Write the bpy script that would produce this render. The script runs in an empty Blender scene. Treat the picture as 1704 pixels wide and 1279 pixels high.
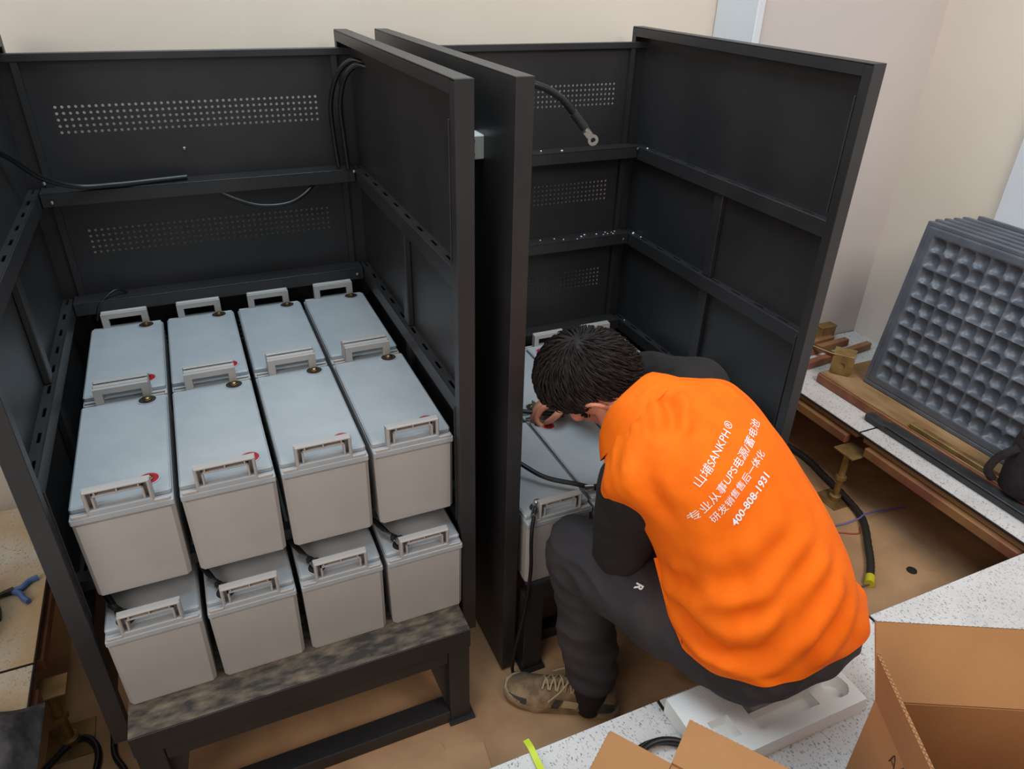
import bpy, bmesh, math, random
from mathutils import Vector, Matrix, noise
from mathutils.bvhtree import BVHTree
random.seed(4)
S = bpy.context.scene
COL = S.collection

# ------------------------------------------------------------------ camera
cam = bpy.data.objects.new('camera', bpy.data.cameras.new('camera'))
COL.objects.link(cam)
Rm = Matrix(((0.9155051, 0.1844184, -0.3575476), (-0.4016274, 0.4705756, -0.7856552), (0.0233639, 0.8628722, 0.5048818)))
cam.matrix_world = Matrix.Translation((0.29913, -1.18923, 0.84911)) @ Rm.to_4x4()
cam.data.sensor_width = 36
cam.data.lens = 1208.295 / 1704 * 36
cam.data.clip_start = .02
S.camera = cam

# ------------------------------------------------------------------ world, lights, exposure
W = bpy.data.worlds.new('world'); S.world = W; W.use_nodes = True
W.node_tree.nodes['Background'].inputs[0].default_value = (1, .96, .91, 1)
W.node_tree.nodes['Background'].inputs[1].default_value = .34
def area(name, loc, target, sx, sy, power, color):
    l = bpy.data.lights.new(name, 'AREA'); l.shape = 'RECTANGLE'; l.size = sx; l.size_y = sy
    l.energy = power; l.color = color
    o = bpy.data.objects.new(name, l); COL.objects.link(o); o.location = loc
    o.rotation_euler = (Vector(target) - Vector(loc)).to_track_quat('-Z', 'Y').to_euler()
    return o
area('ceiling_lamp', (.62, .2, 2.35), (.7, .15, -.3), 1.8, 1.0, 46, (.66, .86, 1))
area('window_light', (-1.9, -2.0, 1.7), (1, .3, 0), 2.0, 1.6, 40, (1, .91, .83))
area('right_wall_fill', (1.9, -1.7, 2.0), (2.7, .4, -.1), 1.2, 1.0, 17, (1, .96, .92)).data.spread = math.radians(110)  # fill lamp added to brighten the right wall and pit
S.view_settings.view_transform = 'Standard'
S.view_settings.look = 'None'
S.view_settings.exposure = 0.10
S.view_settings.gamma = 1

# ------------------------------------------------------------------ materials
def lin(c):
    return tuple((x / 12.92 if x <= .04045 else ((x + .055) / 1.055) ** 2.4) for x in [v / 255 for v in c]) + (1,)
MATS = {}
def pm(name, rgb, rough=.5, metal=0, rgb2=None, scale=12, lo=.4, hi=.6, bump=0, bscale=80, spec=.5, coat=0, stretch=None, detail=4, sheen=0):
    """procedural principled material: two colours mixed by noise, optional fine bump"""
    m = bpy.data.materials.new(name); m.use_nodes = True; MATS[name] = m
    nt = m.node_tree; N = nt.nodes; L = nt.links; b = N['Principled BSDF']
    b.inputs['Roughness'].default_value = rough; b.inputs['Metallic'].default_value = metal
    b.inputs['Specular IOR Level'].default_value = spec
    if coat: b.inputs['Coat Weight'].default_value = coat
    if sheen: b.inputs['Sheen Weight'].default_value = sheen
    b.inputs['Base Color'].default_value = lin(rgb)
    tc = N.new('ShaderNodeTexCoord')
    src = tc.outputs['Object']
    if stretch:
        mp = N.new('ShaderNodeMapping'); mp.inputs['Scale'].default_value = stretch
        L.new(src, mp.inputs['Vector']); src = mp.outputs['Vector']
    if rgb2:
        n = N.new('ShaderNodeTexNoise'); n.inputs['Scale'].default_value = scale; n.inputs['Detail'].default_value = detail
        L.new(src, n.inputs['Vector'])
        r = N.new('ShaderNodeMapRange'); r.inputs[1].default_value = lo; r.inputs[2].default_value = hi
        L.new(n.outputs['Fac'], r.inputs[0])
        mx = N.new('ShaderNodeMix'); mx.data_type = 'RGBA'
        mx.inputs[6].default_value = lin(rgb); mx.inputs[7].default_value = lin(rgb2)
        L.new(r.outputs[0], mx.inputs[0]); L.new(mx.outputs[2], b.inputs['Base Color'])
    if bump:
        n2 = N.new('ShaderNodeTexNoise'); n2.inputs['Scale'].default_value = bscale; n2.inputs['Detail'].default_value = 3
        L.new(src, n2.inputs['Vector'])
        bp = N.new('ShaderNodeBump'); bp.inputs['Strength'].default_value = bump; bp.inputs['Distance'].default_value = .004
        L.new(n2.outputs['Fac'], bp.inputs['Height']); L.new(bp.outputs[0], b.inputs['Normal'])
    return m

pm('wall_paint', (216, 203, 189), .85, rgb2=(211, 197, 182), scale=1.5, bump=.05, bscale=60)
pm('pale_paint', (214, 210, 204), .6)
pm('lilac_panel', (196, 186, 180), .6, rgb2=(192, 182, 177), scale=1.5)
pm('white_board', (205, 208, 212), .5)
pm('concrete_floor', (192, 150, 110), .9, rgb2=(152, 115, 82), scale=6, lo=.35, hi=.75, bump=.25, bscale=40)
pm('black_steel', (39, 38, 39), .40, rgb2=(46, 44, 45), scale=5, bump=.05, bscale=300)
pm('black_steel_edge', (70, 64, 60), .45, rgb2=(58, 54, 52), scale=14)
pm('dirty_steel', (50, 45, 41), .65, rgb2=(134, 116, 94), scale=24, lo=.38, hi=.82, bump=.2, bscale=50, stretch=(1, 2.4, 1), detail=12)
pm('abs_grey', (176, 169, 164), .42, rgb2=(170, 163, 158), scale=7, bump=.03, bscale=400)
pm('abs_lid_cool_lit', (170, 172, 174), .36, rgb2=(162, 164, 167), scale=9, bump=.03, bscale=400)  # same plastic as the case, cool overhead light put into its colour
pm('brass', (150, 122, 84), .35, 1)
pm('dark_recess', (38, 32, 26), .6)
pm('red_plastic', (170, 22, 40), .4)
pm('steel', (190, 190, 188), .3, 1)
pm('black_rubber', (22, 22, 24), .38)
pm('conduit_black', (44, 40, 37), .55)
pm('orange_cloth', (252, 114, 7), .8, rgb2=(247, 108, 6), scale=20, bump=.12, bscale=900, spec=.25)
pm('black_cloth', (31, 24, 22), .9, rgb2=(26, 20, 19), scale=10, bump=.3, bscale=500)
pm('trouser_cloth', (50, 46, 49), .9, rgb2=(64, 58, 58), scale=9, lo=.45, hi=.75, bump=.3, bscale=450)
pm('skin', (214, 142, 112), .55, rgb2=(204, 124, 100), scale=12, bump=.05, bscale=200)
pm('hair', (38, 30, 27), .65, spec=.25, rgb2=(27, 21, 19), scale=60, stretch=(1, 1, .3))
pm('eye_white', (230, 226, 220), .2)
pm('white_print', (240, 236, 232), .7)
pm('shoe_suede', (150, 124, 92), .85, rgb2=(112, 90, 66), scale=26, bump=.3, bscale=200)
pm('shoe_dark', (66, 62, 54), .8, rgb2=(52, 48, 42), scale=22)
pm('shoe_sole', (166, 142, 112), .8, rgb2=(128, 106, 82), scale=22)
pm('lace', (176, 152, 116), .9)
pm('styrofoam', (236, 236, 234), .8, bump=.25, bscale=260)
pm('cardboard', (172, 122, 76), .85, rgb2=(164, 114, 70), scale=5, bump=.1, bscale=120)
pm('cardboard_edge', (150, 112, 72), .9, rgb2=(96, 70, 44), scale=180)
pm('cardboard_inside', (172, 118, 74), .85, rgb2=(164, 110, 68), scale=5)
pm('ink', (66, 40, 24), .8)
pm('zinc_yellow', (158, 130, 80), .45, .5, rgb2=(128, 96, 60), scale=14)
pm('rust_paint', (128, 76, 58), .6, rgb2=(158, 120, 70), scale=5, lo=.42, hi=.65)
pm('board_wood', (160, 130, 92), .85, rgb2=(134, 98, 62), scale=14, stretch=(1, .25, 1))
pm('board_edge', (122, 72, 54), .8, rgb2=(150, 100, 66), scale=9)
pm('tile_steel', (98, 102, 110), .42, .2, rgb2=(84, 88, 97), scale=9)
pm('tile_trim', (34, 28, 26), .6)
pm('tile_core', (150, 116, 80), .8)
pm('grey_plastic', (206, 204, 196), .5)
pm('green_plastic', (30, 150, 100), .5)
pm('black_plastic', (46, 47, 50), .45, rgb2=(64, 64, 66), scale=20, lo=.5, hi=.75)
pm('bag_cloth', (44, 34, 38), .9, rgb2=(32, 25, 28), scale=24, bump=.4, bscale=200)
pm('yellow_plastic', (206, 222, 60), .45)
pm('yellow_tape', (206, 190, 40), .5)
pm('blue_plastic', (70, 98, 150), .45)
pm('wire_red', (170, 70, 58), .5)
pm('wire_blue', (110, 104, 170), .5)
pm('wire_dark', (60, 64, 60), .5)
pm('jacket_cloth', (72, 68, 68), .95, rgb2=(50, 47, 48), scale=30, bump=.5, bscale=120)
pm('crumb_white', (240, 240, 238), .8)
pm('tool_metal', (60, 56, 54), .4, .8)

def speckle(name, base, dark, dust=None):
    m = pm(name, base, .42); nt = m.node_tree; N = nt.nodes; L = nt.links; b = N['Principled BSDF']
    tc = N.new('ShaderNodeTexCoord')
    def nz(scale, lo, hi, st=(1, 1, 1)):
        mp = N.new('ShaderNodeMapping'); mp.inputs['Scale'].default_value = st; L.new(tc.outputs['Object'], mp.inputs['Vector'])
        n = N.new('ShaderNodeTexNoise'); n.inputs['Scale'].default_value = scale; n.inputs['Detail'].default_value = 3; L.new(mp.outputs[0], n.inputs['Vector'])
        r = N.new('ShaderNodeMapRange'); r.inputs[1].default_value = lo; r.inputs[2].default_value = hi; L.new(n.outputs['Fac'], r.inputs[0]); return r.outputs[0]
    def mix(f, a, c):
        x = N.new('ShaderNodeMix'); x.data_type = 'RGBA'; L.new(f, x.inputs[0])
        if isinstance(a, tuple): x.inputs[6].default_value = a
        else: L.new(a, x.inputs[6])
        x.inputs[7].default_value = c; return x.outputs[2]
    c = mix(nz(7, .4, .7), lin(base), lin(tuple(v - 14 for v in base)))
    c = mix(nz(300, .575, .68, (1, .6, 1)), c, lin(dark))
    if dust: c = mix(nz(4, .42, .66), c, lin(dust))
    L.new(c, b.inputs['Base Color']); return m
speckle('tile_top', (212, 208, 206), (120, 120, 124))
speckle('tile_top_dusty', (190, 180, 164), (126, 116, 102), (176, 146, 106))

# ------------------------------------------------------------------ mesh helpers
ORG = {}
def link(o, parent=None):
    COL.objects.link(o)
    if parent: o.parent = parent
    return o
def tag(o, label, cat, group=None, kind=None):
    o['label'] = label; o['category'] = cat
    if group: o['group'] = group
    if kind: o['kind'] = kind
    return o
def thing(name, label, cat, loc, group=None):
    o = bpy.data.objects.new(name, None); o.empty_display_size = .05
    link(o); o.location = loc; ORG[o.name] = Vector(loc)
    return tag(o, label, cat, group)

class MB:
    def __init__(self): self.v = []; self.f = []; self.mi = []
    def add(self, vs, fs, mi=0, M=None):
        n = len(self.v)
        for p in vs:
            p = Vector(p); self.v.append(M @ p if M else p)
        for f in fs: self.f.append([n + i for i in f]); self.mi.append(mi)
        return self
    def box(self, x0, y0, z0, x1, y1, z1, b=0, mi=0, M=None):
        c = ((x0 + x1) / 2, (y0 + y1) / 2, (z0 + z1) / 2); h = (abs(x1 - x0) / 2, abs(y1 - y0) / 2, abs(z1 - z0) / 2)
        b = min(b, min(h) * .9)
        if b <= 0:
            vs = [(c[0] + sx * h[0], c[1] + sy * h[1], c[2] + sz * h[2]) for sx in (-1, 1) for sy in (-1, 1) for sz in (-1, 1)]
            return self.add(vs, [(0, 1, 3, 2), (4, 6, 7, 5), (0, 4, 5, 1), (2, 3, 7, 6), (0, 2, 6, 4), (1, 5, 7, 3)], mi, M)
        vs = []; ix = {}
        for sx in (-1, 1):
            for sy in (-1, 1):
                for sz in (-1, 1):
                    s = (sx, sy, sz)
                    for ax in range(3):
                        p = [c[k] + s[k] * (h[k] - (0 if k == ax else b)) for k in range(3)]
                        ix[(s, ax)] = len(vs); vs.append(p)
        fs = []
        for ax in range(3):
            o = [k for k in range(3) if k != ax]
            for sg in (-1, 1):
                q = []
                for a, d in ((-1, -1), (1, -1), (1, 1), (-1, 1)):
                    s = [0, 0, 0]; s[ax] = sg; s[o[0]] = a; s[o[1]] = d; q.append(ix[(tuple(s), ax)])
                fs.append(q)
            a1, a2 = o
            for s1 in (-1, 1):
                for s2 in (-1, 1):
                    sA = [0, 0, 0]; sA[a1] = s1; sA[a2] = s2
                    sa = list(sA); sa[ax] = -1; sb = list(sA); sb[ax] = 1
                    sa = tuple(sa); sb = tuple(sb)
                    fs.append([ix[(sa, a1)], ix[(sb, a1)], ix[(sb, a2)], ix[(sa, a2)]])
        for sx in (-1, 1):
            for sy in (-1, 1):
                for sz in (-1, 1): fs.append([ix[((sx, sy, sz), k)] for k in range(3)])
        return self.add(vs, fs, mi, M)
    def lathe(self, prof, n=20, M=None, mi=0):
        """prof: (r,z) list, closed with caps"""
        vs = []; fs = []
        for r, z in prof:
            for i in range(n):
                a = 2 * math.pi * i / n; vs.append((r * math.cos(a), r * math.sin(a), z))
        for k in range(len(prof) - 1):
            for i in range(n):
                j = (i + 1) % n; fs.append((k * n + i, k * n + j, (k + 1) * n + j, (k + 1) * n + i))
        fs.append(list(range(n))[::-1]); fs.append([(len(prof) - 1) * n + i for i in range(n)])
        return self.add(vs, fs, mi, M)
    def cyl(self, p0, p1, r, n=16, mi=0, r2=None):
        p0 = Vector(p0); p1 = Vector(p1); d = p1 - p0
        M = Matrix.Translation(p0) @ d.to_track_quat('Z', 'Y').to_matrix().to_4x4()
        return self.lathe([(r, 0), (r if r2 is None else r2, d.length)], n, M, mi)
    def tube(self, pts, r, n=10, mi=0, caps=True, smooth=True, ridge=0):
        P = spline(pts) if smooth else [Vector(p) for p in pts]
        m = len(P); T = []
        for i in range(m):
            t = P[min(i + 1, m - 1)] - P[max(i - 1, 0)]; T.append(t.normalized())
        u = T[0].orthogonal().normalized(); vs = []; fs = []
        for i in range(m):
            u = (u - T[i] * u.dot(T[i])).normalized(); w = T[i].cross(u)
            rr = r(i / (m - 1)) if callable(r) else r
            if ridge and i % 2: rr *= 1 - ridge
            for k in range(n):
                a = 2 * math.pi * k / n; vs.append(P[i] + (u * math.cos(a) + w * math.sin(a)) * rr)
        for i in range(m - 1):
            for k in range(n):
                j = (k + 1) % n; fs.append((i * n + k, i * n + j, (i + 1) * n + j, (i + 1) * n + k))
        if caps: fs.append(list(range(n))[::-1]); fs.append([(m - 1) * n + k for k in range(n)])
        return self.add(vs, fs, mi)
    def ell(self, c, r, M3=None, nu=24, nv=16, mi=0):
        vs = []; fs = []; c = Vector(c)
        for j in range(1, nv):
            ph = math.pi * j / nv
            for i in range(nu):
                a = 2 * math.pi * i / nu
                p = Vector((r[0] * math.sin(ph) * math.cos(a), r[1] * math.sin(ph) * math.sin(a), r[2] * math.cos(ph)))
                vs.append(c + (M3 @ p if M3 else p))
        for k in (1, -1):
            p = Vector((0, 0, r[2] * k)); vs.append(c + (M3 @ p if M3 else p))
        top = len(vs) - 2; bot = top + 1
        for j in range(nv - 2):
            for i in range(nu):
                k = (i + 1) % nu; fs.append((j * nu + i, j * nu + k, (j + 1) * nu + k, (j + 1) * nu + i))
        for i in range(nu):
            k = (i + 1) % nu; fs.append((top, k, i)); fs.append((bot, (nv - 2) * nu + i, (nv - 2) * nu + k))
        return self.add(vs, fs, mi)
    def limb(self, pts, radii, n=20, sub=6, M=None):
        """tapered round-ended limb through joints"""
        P = [Vector(p) for p in pts]; Q = []; RR = []
        for i in range(len(P) - 1):
            for k in range(sub):
                t = k / sub; Q.append(cr(P, i, t)); s = t * t * (3 - 2 * t); RR.append(radii[i] * (1 - s) + radii[i + 1] * s)
        Q.append(P[-1]); RR.append(radii[-1])
        d0 = (Q[0] - Q[1]).normalized(); d1 = (Q[-1] - Q[-2]).normalized()
        pre = [(Q[0] + d0 * RR[0] * math.sin(a), RR[0] * math.cos(a)) for a in (1.45, 1.1, .7, .35)]
        post = [(Q[-1] + d1 * RR[-1] * math.sin(a), RR[-1] * math.cos(a)) for a in (.35, .7, 1.1, 1.45)]
        al = pre + list(zip(Q, RR)) + post
        rr = [a[1] for a in al]
        return self.tube([a[0] for a in al], lambda t: rr[min(len(rr) - 1, int(round(t * (len(rr) - 1))))], n, smooth=False)
    def prism(self, poly, z0, z1, M=None, mi=0):
        n = len(poly); vs = [(x, y, z0) for x, y in poly] + [(x, y, z1) for x, y in poly]
        fs = [list(range(n))[::-1], [n + i for i in range(n)]] + [(i, (i + 1) % n, n + (i + 1) % n, n + i) for i in range(n)]
        return self.add(vs, fs, mi, M)
    def build(self, name, mats, parent=None, label=None, sharp=35, remesh=0, smooth=0, origin=None):
        if not isinstance(mats, (list, tuple)): mats = [mats]
        if parent is not None: org = ORG[parent.name]
        elif origin is not None: org = Vector(origin)
        else:
            xs = [p.x for p in self.v]; ys = [p.y for p in self.v]; zs = [p.z for p in self.v]
            org = Vector(((min(xs) + max(xs)) / 2, (min(ys) + max(ys)) / 2, min(zs)))
        me = bpy.data.meshes.new(name); me.from_pydata([p - org for p in self.v], [], self.f)
        for m in mats: me.materials.append(MATS[m])
        me.polygons.foreach_set('material_index', self.mi)
        bm = bmesh.new(); bm.from_mesh(me); bmesh.ops.recalc_face_normals(bm, faces=bm.faces); bm.to_mesh(me); bm.free()
        o = bpy.data.objects.new(name, me); link(o, parent)
        if parent is None: o.location = org
        ORG[o.name] = org
        if remesh:
            r = o.modifiers.new('r', 'REMESH'); r.mode = 'VOXEL'; r.voxel_size = remesh; r.use_smooth_shade = True
            if smooth:
                s = o.modifiers.new('s', 'SMOOTH'); s.iterations = smooth; s.factor = .5
            bake(o)
            if len(mats) >= 1 and not o.data.materials: o.data.materials.append(MATS[mats[0]])
        me = o.data; me.polygons.foreach_set('use_smooth', [True] * len(me.polygons))
        if not remesh: me.set_sharp_from_angle(angle=math.radians(sharp))
        if label: o['label'] = label
        return o
def bake(o):
    dg = bpy.context.evaluated_depsgraph_get(); dg.update()
    me = bpy.data.meshes.new_from_object(o.evaluated_get(dg)); o.modifiers.clear(); o.data = me
def cr(P, i, t):
    p1 = P[i]; p2 = P[i + 1]; p0 = P[i - 1] if i else p1 * 2 - p2; p3 = P[i + 2] if i + 2 < len(P) else p2 * 2 - p1
    return .5 * ((2 * p1) + (p2 - p0) * t + (2 * p0 - 5 * p1 + 4 * p2 - p3) * t * t + (3 * p1 - p0 - 3 * p2 + p3) * t ** 3)
def spline(pts, sub=8):
    P = [Vector(p) for p in pts]
    if len(P) < 3: return P
    return [cr(P, i, k / sub) for i in range(len(P) - 1) for k in range(sub)] + [P[-1]]
def structure(o): o['kind'] = 'structure'; return o
def smoothst(a, b, x):
    t = max(0, min(1, (x - a) / (b - a))); return t * t * (3 - 2 * t)
def copy_thing(root, loc, rotz=0, label=None):
    r = root.copy(); COL.objects.link(r); r.location = loc; r.rotation_euler = (0, 0, rotz)
    if label: r['label'] = label
    for ch in root.children:
        c = ch.copy(); COL.objects.link(c); c.parent = r
        for g in ch.children:
            d = g.copy(); COL.objects.link(d); d.parent = c
    return r

# ------------------------------------------------------------------ the room
SUB, RF = -.77, -.49
structure(MB().box(-2.2, -2.6, SUB - .06, 3.2, 1.3, SUB).build('floor', 'concrete_floor'))
structure(MB().box(-2.2, .97, SUB - .02, 3.2, 1.07, 2.4).build('wall_back', 'wall_paint'))
structure(MB().box(2.8, -2.6, SUB - .02, 2.9, .97, 2.4).build('wall_right', 'wall_paint'))
structure(MB().box(1.985, .78, SUB - .02, 2.8, .97, 2.4).build('wall_pilaster', 'lilac_panel'))
structure(MB().box(1.972, .775, SUB, 1.985, .968, 2.4, .003).box(1.972, .768, SUB, 2.0, .78, 2.4, .003).build('trim_1', 'white_board'))
structure(MB().box(2.785, -.9, RF + .01, 2.8, .36, 1.9, .004).build('trim_2', 'white_board'))

# raised floor tiles: each one can be lifted out
def floor_tile(i, j, label, dusty=False):
    x0 = -.195 + .6 * i; y0 = -.42 + .6 * j
    t = thing('raised_floor_tile', label, 'floor tile', (x0 + .3, y0 + .3, RF - .035), 'raised floor tiles')
    MB().box(x0 + .004, y0 + .004, RF - .004, x0 + .596, y0 + .596, RF, .001).build('laminate_top', 'tile_top_dusty' if dusty else 'tile_top', t)
    MB().box(x0 + .002, y0 + .002, RF - .010, x0 + .598, y0 + .598, RF - .004).build('edge_trim', 'tile_trim', t)
    MB().box(x0 + .012, y0 + .012, RF - .035, x0 + .588, y0 + .588, RF - .010, .004).build('core', 'tile_core', t)
    return t
for i, lab in ((1, 'speckled white floor tile at the bottom edge under the smaller carton flaps'),
               (2, 'speckled white floor tile under the foam tray the man sits on'),
               (3, 'speckled white floor tile behind the big open carton'),
               (4, 'speckled white floor tile at the right edge in front of the pit corner')):
    floor_tile(i, -1, lab)
floor_tile(4, 0, 'speckled white floor tile at the right carrying the black bag')
floor_tile(4, 1, 'speckled white floor tile at the foot of the leaning tiles near the black cabinet')
floor_tile(-1, 0, 'dusty floor tile at lower left under the dark jacket', True)
floor_tile(-1, 1, 'dusty floor tile at left carrying the blue pliers', True)

structure(MB().box(-2.2, -2.6, RF - .035, .400, -.424, RF).box(.4005, -2.6, RF - .035, 2.799, -1.025, RF).box(-2.2, -.4235, RF - .035, -.800, .965, RF)
          .build('floor_raised', 'tile_top'))
def stringer(x0, y0, x1, y1, label, mat='rust_paint'):
    mb = MB(); z1 = RF - .036
    if x0 == x1: mb.box(x0 - .012, y0, z1 - .034, x0 + .012, y1, z1, .003)
    else: mb.box(x0, y0 - .012, z1 - .034, x1, y0 + .012, z1, .003)
    o = mb.build('stringer', mat); tag(o, label, 'stringer', 'raised floor stringers'); return o
stringer(2.212, -.40, 2.212, .14, 'red and yellow floor stringer at the right below the black bag')
stringer(2.212, .22, 2.212, .74, 'orange floor stringer at the right edge of the pit nearest the cabinet')
stringer(-.207, .22, -.207, .74, 'tan stringer under the dusty tile edge at left', 'board_edge')
stringer(-.207, -.40, -.207, .14, 'tan stringer under the lower left tile beside the dark jacket', 'board_edge')
stringer(1.05, -.432, 1.57, -.432, 'tan stringer under the tile edge beneath the man', 'board_edge')
stringer(1.65, -.432, 2.16, -.432, 'tan stringer under the tile edge behind the big carton', 'board_edge')
stringer(.45, -.432, .96, -.432, 'tan stringer under the tile edge nearest the shoe', 'board_edge')

def pedestal(x, y, label, plate_off=(0, 0), hp=.042):
    t = thing('floor_pedestal', label, 'floor pedestal', (x, y, SUB), 'raised floor pedestals')
    MB().box(x - .05, y - .05, SUB, x + .05, y + .05, SUB + .004, .001).lathe([(.02, .004), (.02, .02), (.013, .024)], 16, Matrix.Translation((x, y, SUB))).build('base_plate', 'zinc_yellow', t)
    MB().cyl((x, y, SUB + .01), (x, y, RF - .08), .011).cyl((x, y, SUB + .09), (x, y, SUB + .105), .018, 6).build('tube', 'zinc_yellow', t)
    px, py = x + plate_off[0], y + plate_off[1]
    MB().box(px - hp, py - hp, RF - .079, px + hp, py + hp, RF - .073, .001).build('head_plate', 'zinc_yellow', t)
    return t
pedestal(2.185, .18, 'yellow zinc floor pedestal standing in the pit at right', (.015, 0))
pedestal(-.195, .18, 'yellow floor pedestal head below the dusty left tile corner', (.012, -.012), .030)

# ------------------------------------------------------------------ black cabinets
def perforated(mb, x0, x1, y, th, zlo, zhi, zones, hx0, hx1):
    """sheet in the x-z plane at y; every zone is five rows of round holes"""
    c = .0142; n = int((hx1 - hx0) / c); hx1 = hx0 + n * c
    zs = [zlo]
    for zc in sorted(zones): zs += [zc - 2.5 * c, zc + 2.5 * c]
    zs.append(zhi)
    def slab(a0, b0, a1, b1): mb.box(a0, y, b0, a1, y + th, b1)
    for k in range(len(zs) - 1):
        z0, z1 = zs[k], zs[k + 1]
        if k % 2 == 0: slab(x0, z0, x1, z1); continue
        slab(x0, z0, hx0, z1); slab(hx1, z0, x1, z1)
        for r in range(5):
            for i in range(n):
                cx = hx0 + (i + .5) * c; cz = z0 + (r + .5) * c; h = c / 2; rr = .0034
                sq = [(h, 0), (h, h), (0, h), (-h, h), (-h, 0), (-h, -h), (0, -h), (h, -h)]
                vs = [(cx + a, y, cz + b) for a, b in sq] + [(cx + rr * math.cos(q * math.pi / 4), y, cz + rr * math.sin(q * math.pi / 4)) for q in range(8)] \
                    + [(cx + rr * math.cos(q * math.pi / 4), y + th, cz + rr * math.sin(q * math.pi / 4)) for q in range(8)]
                fs = []
                for q in range(8):
                    p = (q + 1) % 8; fs.append((q, p, 8 + p, 8 + q)); fs.append((8 + q, 8 + p, 16 + p, 16 + q))
                mb.add(vs, fs)

RAILZ = (.35, .068, -.25)
def rail_x(mb, x0, x1, y0, y1, zt):        # back rail: C-profile with a lipped top
    mb.box(x0, y0, zt - .034, x1, y0 + .003, zt, .001)
    mb.box(x0, y0, zt - .003, x1, y1, zt, .001)
    mb.box(x0, y0 + .004, zt - .034, x1, y1, zt - .031)
def rail_y(mb, xi, xo, y0, y1, zt):        # side rail with slots in its top face
    a, b = min(xi, xo), max(xi, xo)
    mb.box(xi - .0015, y0, zt - .04, xi + .0015, y1, zt, .001)
    mb.box(a, y0, zt - .040, b, y1, zt - .037)
    w = b - a; s0 = a + w * .38; s1 = a + w * .68
    mb.box(a, y0, zt - .003, s0, y1, zt); mb.box(s1, y0, zt - .003, b, y1, zt)
    y = y0; n = 9; st = (y1 - y0) / n
    for k in range(n):
        mb.box(s0, y + k * st, zt - .003, s1, y + k * st + st * .62, zt)
    mb.box(s0, y1 - .002, zt - .003, s1, y1, zt)

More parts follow.
